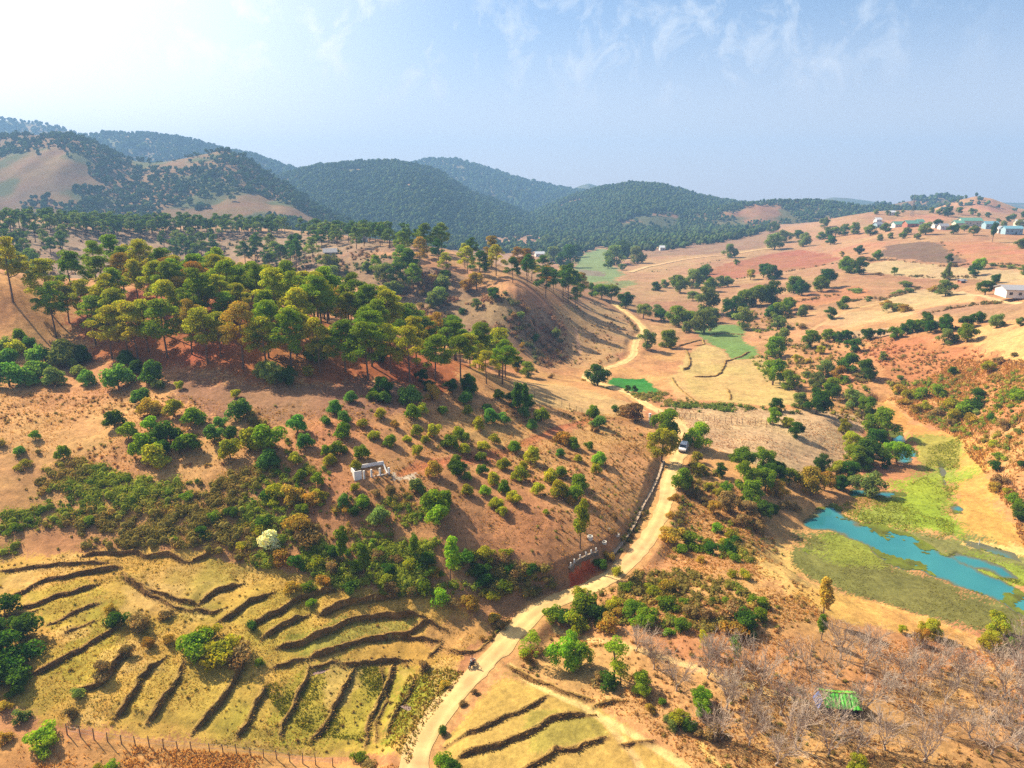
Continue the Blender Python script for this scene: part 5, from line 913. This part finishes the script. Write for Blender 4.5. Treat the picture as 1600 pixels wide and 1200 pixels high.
# motorcycle at the roadside and its rider
x, y = ground(738, 1041); z = hz(x, y); tdir = ROAD[5] - ROAD[4]; az = math.atan2(tdir[1], tdir[0]) ; e = empty('motorcycle', (x, y, z), az); tag(e, 'dark motorcycle stopped at the left edge of the dirt road', 'motorcycle'); BLK = plain('black_paint', (.02, .02, .024), .3, .1); SEAT = plain('black_seat', (.03, .028, .03), .8)
for nm_, wx in (('front_wheel', .64), ('rear_wheel', -.62)):
    m = MB(); n_ = 22; pts_ = [(wx + .27 * math.cos(6.283 * k / n_), 0, .30 + .27 * math.sin(6.283 * k / n_)) for k in range(n_ + 1)]; m.tube(pts_, .055, 6); w_ = m.build('wheel', RUB, e); MB().tube([(wx, -.04, .3), (wx, .04, .3)], .14, 12).build('rim', RIM, w_)
MB().tube([(.5, 0, .72), (.1, 0, .55), (-.3, 0, .5), (-.55, 0, .42)], [.10, .16, .15, .07], 8).box((-.02, 0, .36), (.4, .24, .28)).build('engine_frame', BLK, e, None, True); MB().tube([(.38, 0, .72), (.2, 0, .80), (0, 0, .76)], [.08, .15, .10], 8).build('fuel_tank', plain('red_paint', C(150, 30, 26), .3), e, None, True)
MB().tube([(.05, 0, .76), (-.25, 0, .74), (-.62, 0, .80)], [.09, .13, .09], 8).build('seat', SEAT, e, None, True); MB().tube([(.64, -.06, .3), (.46, -.06, .95)], .03).tube([(.64, .06, .3), (.46, .06, .95)], .03).build('fork', RIM, e); MB().tube([(.32, -.36, .98), (.45, -.1, .97), (.45, .1, .97), (.32, .36, .98)], .022).build('handlebar', BLK, e); MB().box((.56, 0, .84), (.10, .17, .16)).build('headlight', LAMP, e)
# rider: one skinned body
def skin_body(name, joints, edges, loc, rz, mat):
    me_ = bpy.data.meshes.new(name); me_.from_pydata([j[:3] for j in joints], edges, []); o = bpy.data.objects.new(name, me_); COL.objects.link(o); o.location = loc; o.rotation_euler = (0, 0, rz)
    sk = o.modifiers.new('Skin', 'SKIN'); 
    for i, j in enumerate(joints): me_.skin_vertices[0].data[i].radius = (j[3], j[3] * (j[4] if len(j) > 4 else 1))
    me_.skin_vertices[0].data[0].use_root = True; sb = o.modifiers.new('Subsurf', 'SUBSURF'); sb.levels = sb.render_levels = 2; me_.materials.append(mat); return o
SKINM = plain('skin', C(176, 120, 88), .7, .05); SHIRT = plain('pale_shirt', C(226, 222, 214), .9, .1, 8); TROU = plain('dark_trousers', C(48, 46, 54), .9, .1, 8); HAIR = plain('black_hair', (.012, .010, .010), .6)
J = [(-.18, 0, .88, .15), (-.15, 0, 1.08, .14), (-.10, 0, 1.28, .16), (-.07, 0, 1.43, .075), (-.05, 0, 1.52, .06), (-.03, 0, 1.62, .095), (-.02, 0, 1.70, .085)]
E = [(0, 1), (1, 2), (2, 3), (3, 4), (4, 5), (5, 6)]
for sy in (-1, 1):
    k = len(J); J += [(-.08, sy * .19, 1.36, .07), (.05, sy * .27, 1.12, .048), (.27, sy * .34, 1.02, .036), (.34, sy * .35, 1.01, .032)]; E += [(2, k), (k, k + 1), (k + 1, k + 2), (k + 2, k + 3)]
    for f_ in range(5): kk_ = len(J); J.append((.40 + .012 * (f_ % 3), sy * (.31 + .022 * f_), .985 + (.0 if f_ else .03), .010)); E.append((k + 3, kk_))
    k = len(J); J += [(-.10, sy * .12, .82, .095), (.22, sy * .20, .66, .07), (.12, sy * .19, .34, .05), (.10, sy * .19, .16, .04), (.24, sy * .20, .13, .035)]; E += [(0, k), (k, k + 1), (k + 1, k + 2), (k + 2, k + 3), (k + 3, k + 4)]
pr = skin_body('person', J, E, (x, y, z), az, SKINM); tag(pr, 'person with dark hair and pale shirt sitting on the motorcycle, hands on the handlebar', 'person')
def shell(nm_, js, es, mat): o = skin_body(nm_, js, es, (0, 0, 0), 0, mat); o.parent = pr; return o
shell('shirt', [(j[0], j[1], j[2], j[3] * 1.10) for j in (J[0], J[1], J[2])] + [(-.08, sy * .19, 1.36, .082) for sy in (-1, 1)] + [(.04, sy * .265, 1.13, .062) for sy in (-1, 1)], [(0, 1), (1, 2), (2, 3), (2, 4), (3, 5), (4, 6)], SHIRT)
shell('trousers', [(-.18, 0, .86, .162)] + sum([[(-.10, sy * .12, .82, .108), (.22, sy * .20, .66, .084), (.12, sy * .19, .34, .066), (.10, sy * .19, .20, .056)] for sy in (-1, 1)], []), [(0, 1), (1, 2), (2, 3), (3, 4), (0, 5), (5, 6), (6, 7), (7, 8)], TROU)
shell('hair', [(-.06, 0, 1.66, .10), (-.03, 0, 1.73, .09), (.0, 0, 1.74, .07)], [(0, 1), (1, 2)], HAIR)
fm = MB()
for sy in (-1, 1): fm.box((.062, sy * .035, 1.645), (.014, .022, .012))
fm.build('eyes', HAIR, pr); MB().box((.075, 0, 1.615), (.04, .022, .035)).build('nose', SKINM, pr); MB().box((.062, 0, 1.575), (.014, .045, .012)).build('mouth', plain('lips', C(140, 76, 66)), pr)
# fences of wooden posts and wire
def fence(s, n_, h, label, grp=None, cat='fence', step=None):
    q = dense(wpoly(s), .5); kx = np.linspace(0, len(q) - 1, n_).astype(int); c0 = q[len(q) // 2]; z0_ = hz(*c0); e = empty('post_fence', (c0[0], c0[1], z0_)); tag(e, label, cat, grp); r = random.Random(n_); tops = []
    for k in kx:
        x, y = q[k] - c0; z = hz(*q[k]) - z0_; hh_ = h * r.uniform(.85, 1.15); lx, ly = r.uniform(-.08, .08), r.uniform(-.08, .08); MB().tube([(x, y, z - .3), (x + lx, y + ly, z + hh_)], [.07, .055], 6).build('post', TIMBER, e); tops.append((x + lx * .8, y + ly * .8, z + h * .8))
    m = MB(); m.tube(tops, .014, 3); m.tube([(a_, b_, c_ - h * .4) for a_, b_, c_ in tops], .014, 3); m.build('wire', STEEL, e)
fence("105,1148 125,1151 167,1159 210,1165 253,1169 297,1172 340,1176 385,1180 440,1188 520,1197", 20, 1.35, 'wire fence on dark wooden posts below the olive terraces')
fence("1528,549 1545,553 1560,559 1575,565 1600,574 1640,590", 12, 1.5, 'post fence along the lower edge of the tan field on the right hill')
fence("1568,742 1576,754 1588,767 1600,776 1640,800", 9, 1.4, 'pale post fence in the scrub right of the pond meadow')
fence("1028,650 1060,654 1100,659 1150,664 1200,668 1235,672", 24, 1.8, 'row of thin fence posts along the far edge of the ploughed field')
fence("800,612 830,622 860,628 895,640 920,652", 12, 1.6, 'thin post fence along the upper edge of the orchard below the pine wood')
x, y = ground(1530, 848); e = empty('marker_stake', (x, y, hz(x, y))); tag(e, 'short pale stake standing on the grass bank behind the pond', 'stake'); MB().tube([(0, 0, -.2), (.05, 0, 1.1)], [.1, .08], 6).build('shaft', CONC, e)
# ------------------------------------------------------------------ ground cover nobody could count
M_TUFT = foliage('dry_stalks', (1, 1, 1), .3, .0, .0)
def cover(name, pg, n_, hgt, wid, pal, seed, clump=1.0, blades=3, lean=.35, mask=None):
    r = np.random.default_rng(seed); a, b = pg.min(0), pg.max(0); P_ = np.stack([r.uniform(a[0], b[0], n_ * 6), r.uniform(a[1], b[1], n_ * 6)], -1); P_ = P_[inpoly(P_[:, 0], P_[:, 1], pg)]
    if mask is not None: P_ = P_[r.uniform(0, 1, len(P_)) < mask(P_[:, 0], P_[:, 1])]
    P_ = P_[r.uniform(0, 1, len(P_)) < np.clip((fbm(P_[:, 0] * .12, P_[:, 1] * .12, seed, 4) - .5) * 6 * clump + .5, .03, 1)][:n_]; m = len(P_); z = hzv(P_[:, 0], P_[:, 1]) - .03
    P3 = np.repeat(np.concatenate([P_, z[:, None]], 1), blades, 0); k = m * blades; an = r.uniform(0, 6.28, k); w_ = r.uniform(.5, 1.2, k) * wid; h_ = r.uniform(.5, 1.3, k) * hgt * np.repeat(r.uniform(.6, 1.3, m), blades); ca = np.stack([np.cos(an), np.sin(an)], -1) * w_[:, None]
    P3[:, :2] += r.normal(0, wid * .8, (k, 2)); tp = P3 + np.concatenate([r.normal(0, lean, (k, 2)) * h_[:, None], h_[:, None]], 1)
    V = np.stack([P3 - np.pad(ca, ((0, 0), (0, 1))), P3 + np.pad(ca, ((0, 0), (0, 1))), tp + np.pad(ca * .45, ((0, 0), (0, 1))), tp - np.pad(ca * .45, ((0, 0), (0, 1)))], 1).reshape(-1, 3)
    pal = np.array([C(*c) for c in pal]); T = np.repeat(np.repeat(pal[r.integers(0, len(pal), m)] * r.uniform(.75, 1.25, (m, 1)), blades, 0), 4, 0)
    return tag(link(name, mesh_np(name, V, [np.arange(k * 4).reshape(-1, 4)], T), M_TUFT), kind='stuff')
DRYP = [(214, 164, 104), (198, 146, 90), (226, 184, 122), (180, 128, 78), (166, 136, 70)]
def offroad(x, y):
    s = roads[0][0][0]; d, _, _ = pdist(x, y, s[::6]); return (d > 2.8).astype(float)
cover('dry_grass', wpoly("0,600 200,600 400,640 640,620 800,620 900,640 1020,650 1040,720 990,830 880,890 700,850 520,840 340,800 100,720 0,700"), 15000, .20, .09, DRYP, 501, .8, 2, mask=offroad)
cover('dry_grass', wpoly("-100,1150 110,1155 400,1180 640,1198 640,1260 -150,1260"), 7000, .22, .07, [(216, 160, 98), (200, 144, 84), (226, 176, 112)], 502, .7)
cover('dry_grass', wpoly("800,1040 860,990 1000,1005 1280,1000 1500,1000 1700,1040 1700,1260 1150,1260 1000,1130 880,1085"), 9000, .18, .08, DRYP + [(186, 136, 80), (210, 146, 76)], 503, .8, mask=offroad)
cover('dry_grass', wpoly("860,980 900,930 1010,870 1060,770 1160,760 1200,850 1250,920 1300,970 1100,1000"), 6000, .22, .09, DRYP + [(204, 144, 66), (180, 140, 56)], 504, .9, mask=offroad)
cover('dry_grass', wpoly("1380,620 1500,560 1600,560 1700,620 1700,860 1600,850 1540,740 1500,690 1420,650"), 12000, .5, .18, DRYP + [(186, 130, 60)], 505, .9, 2)
cover('terrace_grass', wpoly("-60,880 130,866 340,872 520,918 700,925 760,960 700,1060 630,1180 560,1182 240,1152 60,1120 -60,1080"), 20000, .12, .07, [(196, 158, 78), (176, 150, 62), (210, 168, 92), (150, 142, 52)], 506, 1.2, 2, mask=offroad)
cover('gully_weeds', wpoly("600,1165 615,1110 640,1055 700,1045 725,1050 690,1100 655,1150 640,1195"), 1300, .22, .10, [(150, 140, 40), (120, 126, 34), (176, 150, 60), (140, 100, 50)], 507, .4, 3)
cover('gully_weeds', wpoly("408,1075 480,1042 590,1045 610,1075 575,1160 495,1150 440,1120"), 2200, .14, .09, [(128, 132, 36), (150, 146, 46), (116, 120, 34)], 508, 1.3, 3)
cover('marsh_grass', wpoly("1300,800 1330,780 1400,765 1445,745 1450,700 1500,685 1500,740 1490,832 1455,845 1400,826 1330,815"), 9000, .16, .13, [(160, 168, 44), (140, 152, 44), (176, 174, 62), (126, 132, 50)], 509, .8, 2)
cover('marsh_grass', wpoly("1450,875 1475,864 1520,868 1600,884 1700,905 1700,935 1600,918 1540,898 1500,888"), 4200, .15, .12, [(154, 162, 54), (138, 146, 50), (172, 172, 72)], 510, 1.0, 2)
cover('marsh_weeds', wpoly("1240,835 1300,830 1400,885 1500,925 1700,1000 1660,1015 1500,968 1390,935 1290,900 1238,870"), 3600, .08, .14, [(150, 148, 56), (126, 118, 58), (166, 160, 70), (110, 96, 62)], 511, 1.0, 2, mask=lambda x, y: (hzv(x, y) > WATER_Z - .12).astype(float))
cover('stubble', wpoly("1040,632 1200,644 1350,655 1340,700 1290,735 1200,732 1120,698 1060,660"), 3200, .24, .10, [(214, 172, 136), (186, 140, 108), (170, 124, 96)], 512, .5, 2)
BRUSH = [(206, 158, 84), (190, 146, 76), (160, 140, 58), (130, 130, 50), (150, 116, 70), (112, 120, 46)]
def brush(name, pg, n_, rad, pal, seed, per=26, size=.13, mask=None):
    r = np.random.default_rng(seed); a, b = pg.min(0), pg.max(0); P_ = np.stack([r.uniform(a[0], b[0], n_ * 8), r.uniform(a[1], b[1], n_ * 8)], -1); P_ = P_[inpoly(P_[:, 0], P_[:, 1], pg)]
    if mask is not None: P_ = P_[mask(P_[:, 0], P_[:, 1]) > .5]
    P_ = P_[r.uniform(0, 1, len(P_)) < np.clip((fbm(P_[:, 0] * .10, P_[:, 1] * .10, seed, 4) - .5) * 7 + .5, .04, 1)][:n_]; z = hzv(P_[:, 0], P_[:, 1]); m = len(P_)
    rr = rad[0] + (rad[1] - rad[0]) * r.uniform(0, 1, m) ** 2; hh = rr * r.uniform(.6, 1.1, m)
    bl = np.stack([P_[:, 0], P_[:, 1], z + hh * .45, rr, hh], -1); V, fs, T = leaf_cloud(seed, bl, m * per, size, .55, .72, .6, .6)
    pal = np.array([C(*c) for c in pal]); pi = np.clip((fbm(P_[:, 0] * .06, P_[:, 1] * .06, seed + 9, 3) - .5) * 3 * len(pal) + len(pal) / 2 + r.normal(0, 1.1, m), 0, len(pal) - 1).astype(int); bc = pal[pi] * r.uniform(.8, 1.2, (m, 1))
    ar = bl[:, 3] ** 2; k = np.random.default_rng(seed).choice(m, m * per, p=ar / ar.sum()); cc = np.concatenate([np.repeat(bc[k], 4, 0), np.repeat(bc, 12, 0)])
    return tag(link(name, mesh_np(name, V, fs, T * cc), M_TUFT), kind='stuff')
GB = [(150, 160, 52), (112, 134, 42), (136, 146, 50), (164, 154, 64), (176, 146, 74), (146, 132, 64)]
brush('undergrowth', wpoly("0,700 110,712 220,750 330,755 420,720 500,770 520,840 420,890 340,864 200,862 0,866"), 1500, (.35, 1.35), GB, 520)
brush('undergrowth', wpoly("420,880 520,845 700,848 860,890 882,912 760,936 690,932 520,918"), 1000, (.35, 1.2), GB, 521, mask=offroad)
brush('undergrowth', wpoly("380,640 520,740 560,790 640,770 690,800 600,850 500,840 400,740"), 300, (.3, .9), GB, 522)
brush('undergrowth', wpoly("820,1010 860,950 960,890 1040,880 1150,910 1215,965 1130,992 990,978 860,978"), 640, (.3, .95), GB, 523, mask=offroad)
brush('undergrowth', wpoly("1050,760 1080,720 1170,770 1180,880 1120,870 1050,830"), 300, (.3, .9), GB, 524, mask=offroad)
brush('undergrowth', wpoly("600,430 700,425 800,470 880,505 890,560 850,575 760,545 690,520 640,480"), 900, (.5, 1.6), [(120, 126, 76), (140, 120, 84), (166, 128, 100), (184, 140, 106), (150, 112, 92)], 525, 20, .22)
brush('undergrowth', wpoly("1385,600 1500,575 1700,600 1700,760 1600,740 1500,690 1430,650"), 620, (.4, 1.3), GB, 526, 22, .17)
brush('undergrowth', wpoly("1290,525 1500,535 1600,570 1480,600 1390,590"), 260, (.4, 1.0), [(150, 140, 70), (186, 140, 90), (206, 150, 104)], 527, 20, .18)
brush('undergrowth', wpoly("380,385 560,395 660,415 640,470 520,445 400,430"), 500, (.5, 1.8), [(110, 122, 74), (130, 122, 84), (160, 126, 100)], 528, 18, .25)
brush('undergrowth', wpoly("1170,560 1290,520 1340,560 1380,640 1330,690 1290,640 1200,600"), 420, (.5, 1.4), GB, 531, 22, .2)
brush('undergrowth', wpoly("1110,470 1200,450 1260,500 1200,540 1160,500"), 260, (.6, 1.8), GB, 532, 20, .26)
brush('undergrowth', wpoly("1000,880 1040,880 1050,780 1090,770 1060,870"), 60, (.3, .7), GB, 533, mask=offroad)
brush('undergrowth', wpoly("975,830 1000,785 1025,735 1040,738 1022,790 998,838 965,868 955,860"), 200, (.25, .6), [(110, 112, 50), (140, 116, 70), (96, 100, 48)], 534, mask=lambda x, y: (pdist(x, y, roads[0][0][0][::6])[0] > 2.2).astype(float))
brush('hedge_row', wpoly("985,618 1030,614 1100,634 1250,642 1250,650 1100,648 1020,640"), 420, (.4, 1.0), [(124, 144, 60), (110, 130, 50), (156, 146, 76)], 529, 22, .18)
brush('verge_scrub', wpoly("955,588 1000,545 985,505 960,480 972,480 1000,505 998,540 985,560 962,582"), 300, (.4, 1.0), [(160, 124, 76), (140, 122, 70), (124, 116, 60)], 530, 20, .22, mask=offroad)
brush('bank_scrub', wpoly("700,1030 800,970 880,905 890,915 810,975 720,1035"), 160, (.2, .6), [(150, 120, 60), (130, 110, 56), (120, 120, 50)], 535, mask=lambda x, y: (pdist(x, y, roads[0][0][0][::6])[0] > 2.0).astype(float))

def hedge(s_, wd, seed, pal, n_=120, rad=(.4, 1.1)):
    q = dense(wpoly(s_), 3.0); tn = np.gradient(q, axis=0); tn /= np.hypot(tn[:, 0], tn[:, 1])[:, None] + 1e-9; nr = np.stack([-tn[:, 1], tn[:, 0]], -1); return brush('field_hedge', np.vstack([q + nr * wd, (q - nr * wd)[::-1]]), n_, rad, pal, seed, 18, .28)
HP = [(130, 120, 70), (150, 122, 84), (112, 112, 60), (160, 130, 92)]
for i, (s_, n_) in enumerate((("1350,408 1400,407 1470,417 1515,414", 120), ("1395,430 1450,432 1530,434", 90), ("1535,412 1600,415 1660,418", 110), ("1466,378 1490,394 1512,412", 50), ("1378,468 1420,457 1440,448", 90), ("1200,479 1240,474 1290,464 1345,453", 80), ("1440,492 1520,477 1600,471", 90), ("1100,436 1160,435 1230,424 1310,410", 110), ("1330,472 1360,464 1380,470", 70), ("1290,530 1360,520 1440,516 1500,512", 120), ("1020,425 1080,416 1150,402", 60), ("900,440 930,447 980,444", 60))):
    hedge(s_, 2.2, 600 + i, HP, n_)
brush('ridge_scrub', wpoly("0,360 100,368 300,372 440,372 560,388 640,398 560,405 380,400 250,430 130,420 0,420"), 520, (.5, 1.8), [(130, 126, 84), (150, 124, 92), (170, 136, 106), (110, 118, 70)], 640, 16, .3)

# weed floating on the pond in ragged mats
xs = np.arange(allw[:, 0].min(), allw[:, 0].max(), .45); ys = np.arange(allw[:, 1].min(), allw[:, 1].max(), .45); gx_, gy_ = np.meshgrid(xs, ys)
dp = WATER_Z - hzv(gx_.ravel(), gy_.ravel()).reshape(gx_.shape); nz_ = fbm(gx_ * .20, gy_ * .20, 911, 5) + .10 * (fbm(gx_ * 1.2, gy_ * 1.2, 915, 3) - .5); kp = (dp > 0) & (nz_ > .455 + .24 * np.clip(dp, 0, .8))
ii = np.arange(gx_.size).reshape(gx_.shape); f = np.stack([ii[:-1, :-1], ii[:-1, 1:], ii[1:, 1:], ii[1:, :-1]], -1)[kp[:-1, :-1]]
tt = fbm(gx_ * .5, gy_ * .5, 917, 3)[..., None]; T = C(150, 164, 58) * tt + C(92, 88, 56) * (1 - tt); zz = WATER_Z + .02 + .10 * fbm(gx_ * 1.6, gy_ * 1.6, 919, 2)
tag(link('pond_weed', mesh_np('pond_weed', np.stack([gx_, gy_, zz], -1).reshape(-1, 3), [f], (T * (.8 + .4 * fbm(gx_ * 2, gy_ * 2, 921, 2)[..., None])).reshape(-1, 3)), M_TUFT), kind='stuff')

SCRUB = [(176, 138, 84), (150, 130, 70), (160, 116, 78), (140, 136, 62), (190, 146, 92)]
brush('low_scrub', wpoly("0,610 200,610 400,640 640,620 800,620 900,640 1010,660 1030,720 985,830 880,880 700,850 520,840 400,720 200,740 0,700"), 2400, (.12, .42), SCRUB, 701, 16, .10, mask=offroad)
brush('low_scrub', wpoly("800,1050 860,990 1000,1005 1280,1000 1500,1000 1700,1040 1700,1230 1150,1230 1000,1130 880,1085"), 1100, (.10, .38), SCRUB, 702, 16, .09, mask=offroad)
brush('low_scrub', wpoly("1000,900 1050,780 1160,770 1230,860 1300,960 1200,1000 1100,990"), 500, (.12, .40), SCRUB, 703, 16, .10, mask=offroad)
brush('low_scrub', wpoly("1350,525 1600,560 1700,620 1700,850 1600,840 1540,740 1500,690 1420,640"), 1200, (.18, .6), SCRUB, 704, 14, .16)
brush('low_scrub', wpoly("-60,880 130,870 340,876 520,922 700,930 740,965 700,1060 630,1180 560,1180 240,1150 60,1120 -60,1080"), 500, (.08, .26), [(176, 150, 70), (150, 140, 56), (140, 110, 62)], 705, 14, .08, mask=offroad)
brush('low_scrub', wpoly("860,482 930,470 985,500 990,530 960,570 900,575 860,560 880,505"), 320, (.2, .6), SCRUB, 706, 14, .2)
# ------------------------------------------------------------------ labels: what each plant looks like and what it stands beside
LM = [(580, 735, 'roofless white building'), (1305, 1090, 'green-roofed hut'), (1000, 790, 'curving stone wall'), (1020, 690, 'white van'), (1400, 850, 'turquoise pond'), (980, 605, 'bright green crop field'), (1130, 540, 'pale green valley field'), (1200, 690, 'ploughed field'),
      (1585, 452, 'long white shed'), (1440, 393, 'dark brown field'), (1200, 415, 'red ploughed field'), (1275, 465, 'orange field'), (1520, 352, 'longest village building'), (1550, 395, 'right red field'), (935, 405, 'far green meadow'), (1090, 405, 'pale far road'), (1000, 500, 'winding road bend'),
      (566, 372, 'white-roofed ridge house'), (516, 396, 'grey-roofed ridge house'), (100, 500, 'bare pink slope'), (420, 850, 'pale silvery tree'), (735, 1030, 'motorcycle'), (680, 790, 'big bright orchard tree'), (1540, 760, 'tan meadow strip'), (1560, 530, 'tan hill field'), (905, 885, 'red cut bank'), (330, 1000, 'round terrace bushes'),
      (250, 1165, 'lower wire fence'), (900, 1110, 'footpath fork'), (1060, 1035, 'pale footpath'), (640, 500, 'dry brush hillside'), (830, 690, 'red orchard track'), (940, 575, 'big dark roadside tree'), (1330, 530, 'dry scrub slope'), (80, 880, 'top terrace'), (1430, 600, 'meadow scrub'), (840, 400, 'white-roofed valley house'), (320, 560, 'red pine-wood floor'), (500, 540, 'pine wood front edge'), (690, 580, 'pine wood right end'), (300, 445, 'pine hill crest'), (520, 470, 'pine wood back'), (320, 400, 'pine hill hollow'), (100, 345, 'far ridge left end'), (370, 350, 'far ridge middle'), (800, 430, 'far ridge right shoulder'), (40, 640, 'blue-green thicket'), (340, 690, 'dense round-tree clump'), (1160, 760, 'dark roadside grove'), (1350, 700, 'stream bank grove'), (1460, 1000, 'sandy shore'), (150, 1060, 'curved bank')]
ORD = ['nearest', 'second nearest', 'third nearest', 'fourth nearest', 'fifth nearest', 'sixth nearest', 'seventh nearest', 'eighth nearest', 'ninth nearest', 'tenth nearest']
SIZE = {'pine': (5.6, 7.4), 'fruit': (2.6, 4.0), 'broad': (5.0, 9.0), 'airy': (3, 5), 'slim': (2, 3), 'shrub': (2.0, 3.2), 'bare': (4.2, 5.0), 'bank': (9, 16)}
NOUN = {'pine': 'pine', 'fruit': 'round fruit tree', 'broad': 'leafy tree', 'airy': 'loose airy tree', 'slim': 'slender tree', 'shrub': 'shrub', 'bare': 'leafless tree', 'bank': 'earth terrace bank'}
GRP = {'pine': 'pine trees of the hills', 'fruit': 'fruit trees of the orchard slope', 'broad': 'leafy trees of the valley', 'airy': 'loose airy trees', 'slim': 'slender trees', 'shrub': 'shrubs of the slopes', 'bare': 'leafless orchard trees', 'bank': 'terrace banks of the stepped fields'}
sets = {}
for p_ in PLANTS + OTHERS:
    d_ = sorted(((math.hypot((l[0] - p_['px']) , (l[1] - p_['py']) * 1.3), l) for l in LM))[0]; l = d_[1]; dx, dy = p_['px'] - l[0], (p_['py'] - l[1]) * 1.3
    rel = ('left of' if dx < 0 else 'right of') if abs(dx) > abs(dy) else ('behind' if dy < 0 else 'in front of'); s0, s1 = SIZE[p_['k']]
    sz = ('low ' if p_['k'] == 'shrub' else 'short ' if p_['k'] == 'bank' else 'small ') if p_['d'] < s0 else ('long ' if p_['k'] == 'bank' else 'big ' if p_['k'] in ('shrub', 'fruit') else 'large ') if p_['d'] > s1 else ''
    tn = 'pale grey ' if p_['k'] == 'bare' else 'grassy ' if p_['k'] == 'bank' else TONE[p_['tone']][0] + ' '
    p_['o']['group'] = GRP[p_['k']]; sets.setdefault((sz + tn + NOUN[p_['k']], rel, l[2]), []).append((d_[0], p_))
for (a, rel, lmk), mem in sets.items():
    mem.sort(key=lambda t: t[0])
    for i, (_, p_) in enumerate(mem):
        base_ = f'{a} {rel} the {lmk}'
        p_['o']['label'] = base_ if len(mem) == 1 else (base_ + f', {ORD[i]}' if i < len(ORD) else base_ + ', beyond the tenth')
print('label sets', len(sets), 'largest', max(len(v) for v in sets.values()))
# ------------------------------------------------------------------ the hazy air of the valley
hm = bpy.data.materials.new('haze_air'); hm.use_nodes = True; t = hm.node_tree; t.nodes.clear()
ho = nd(t, 'ShaderNodeOutputMaterial'); hv = nd(t, 'ShaderNodeVolumePrincipled')
hv.inputs['Color'].default_value = (.30, .56, 1.0, 1); hv.inputs['Density'].default_value = HAZE_D; hv.inputs['Anisotropy'].default_value = .12
lk(t, hv.outputs[0], ho.inputs['Volume'])
try: hm.cycles.homogeneous_volume = True
except Exception: pass
hb = MB().box((0, 2120, 205), (11600, 4640, 440)).build('haze', hm); tag(hb, kind='stuff')
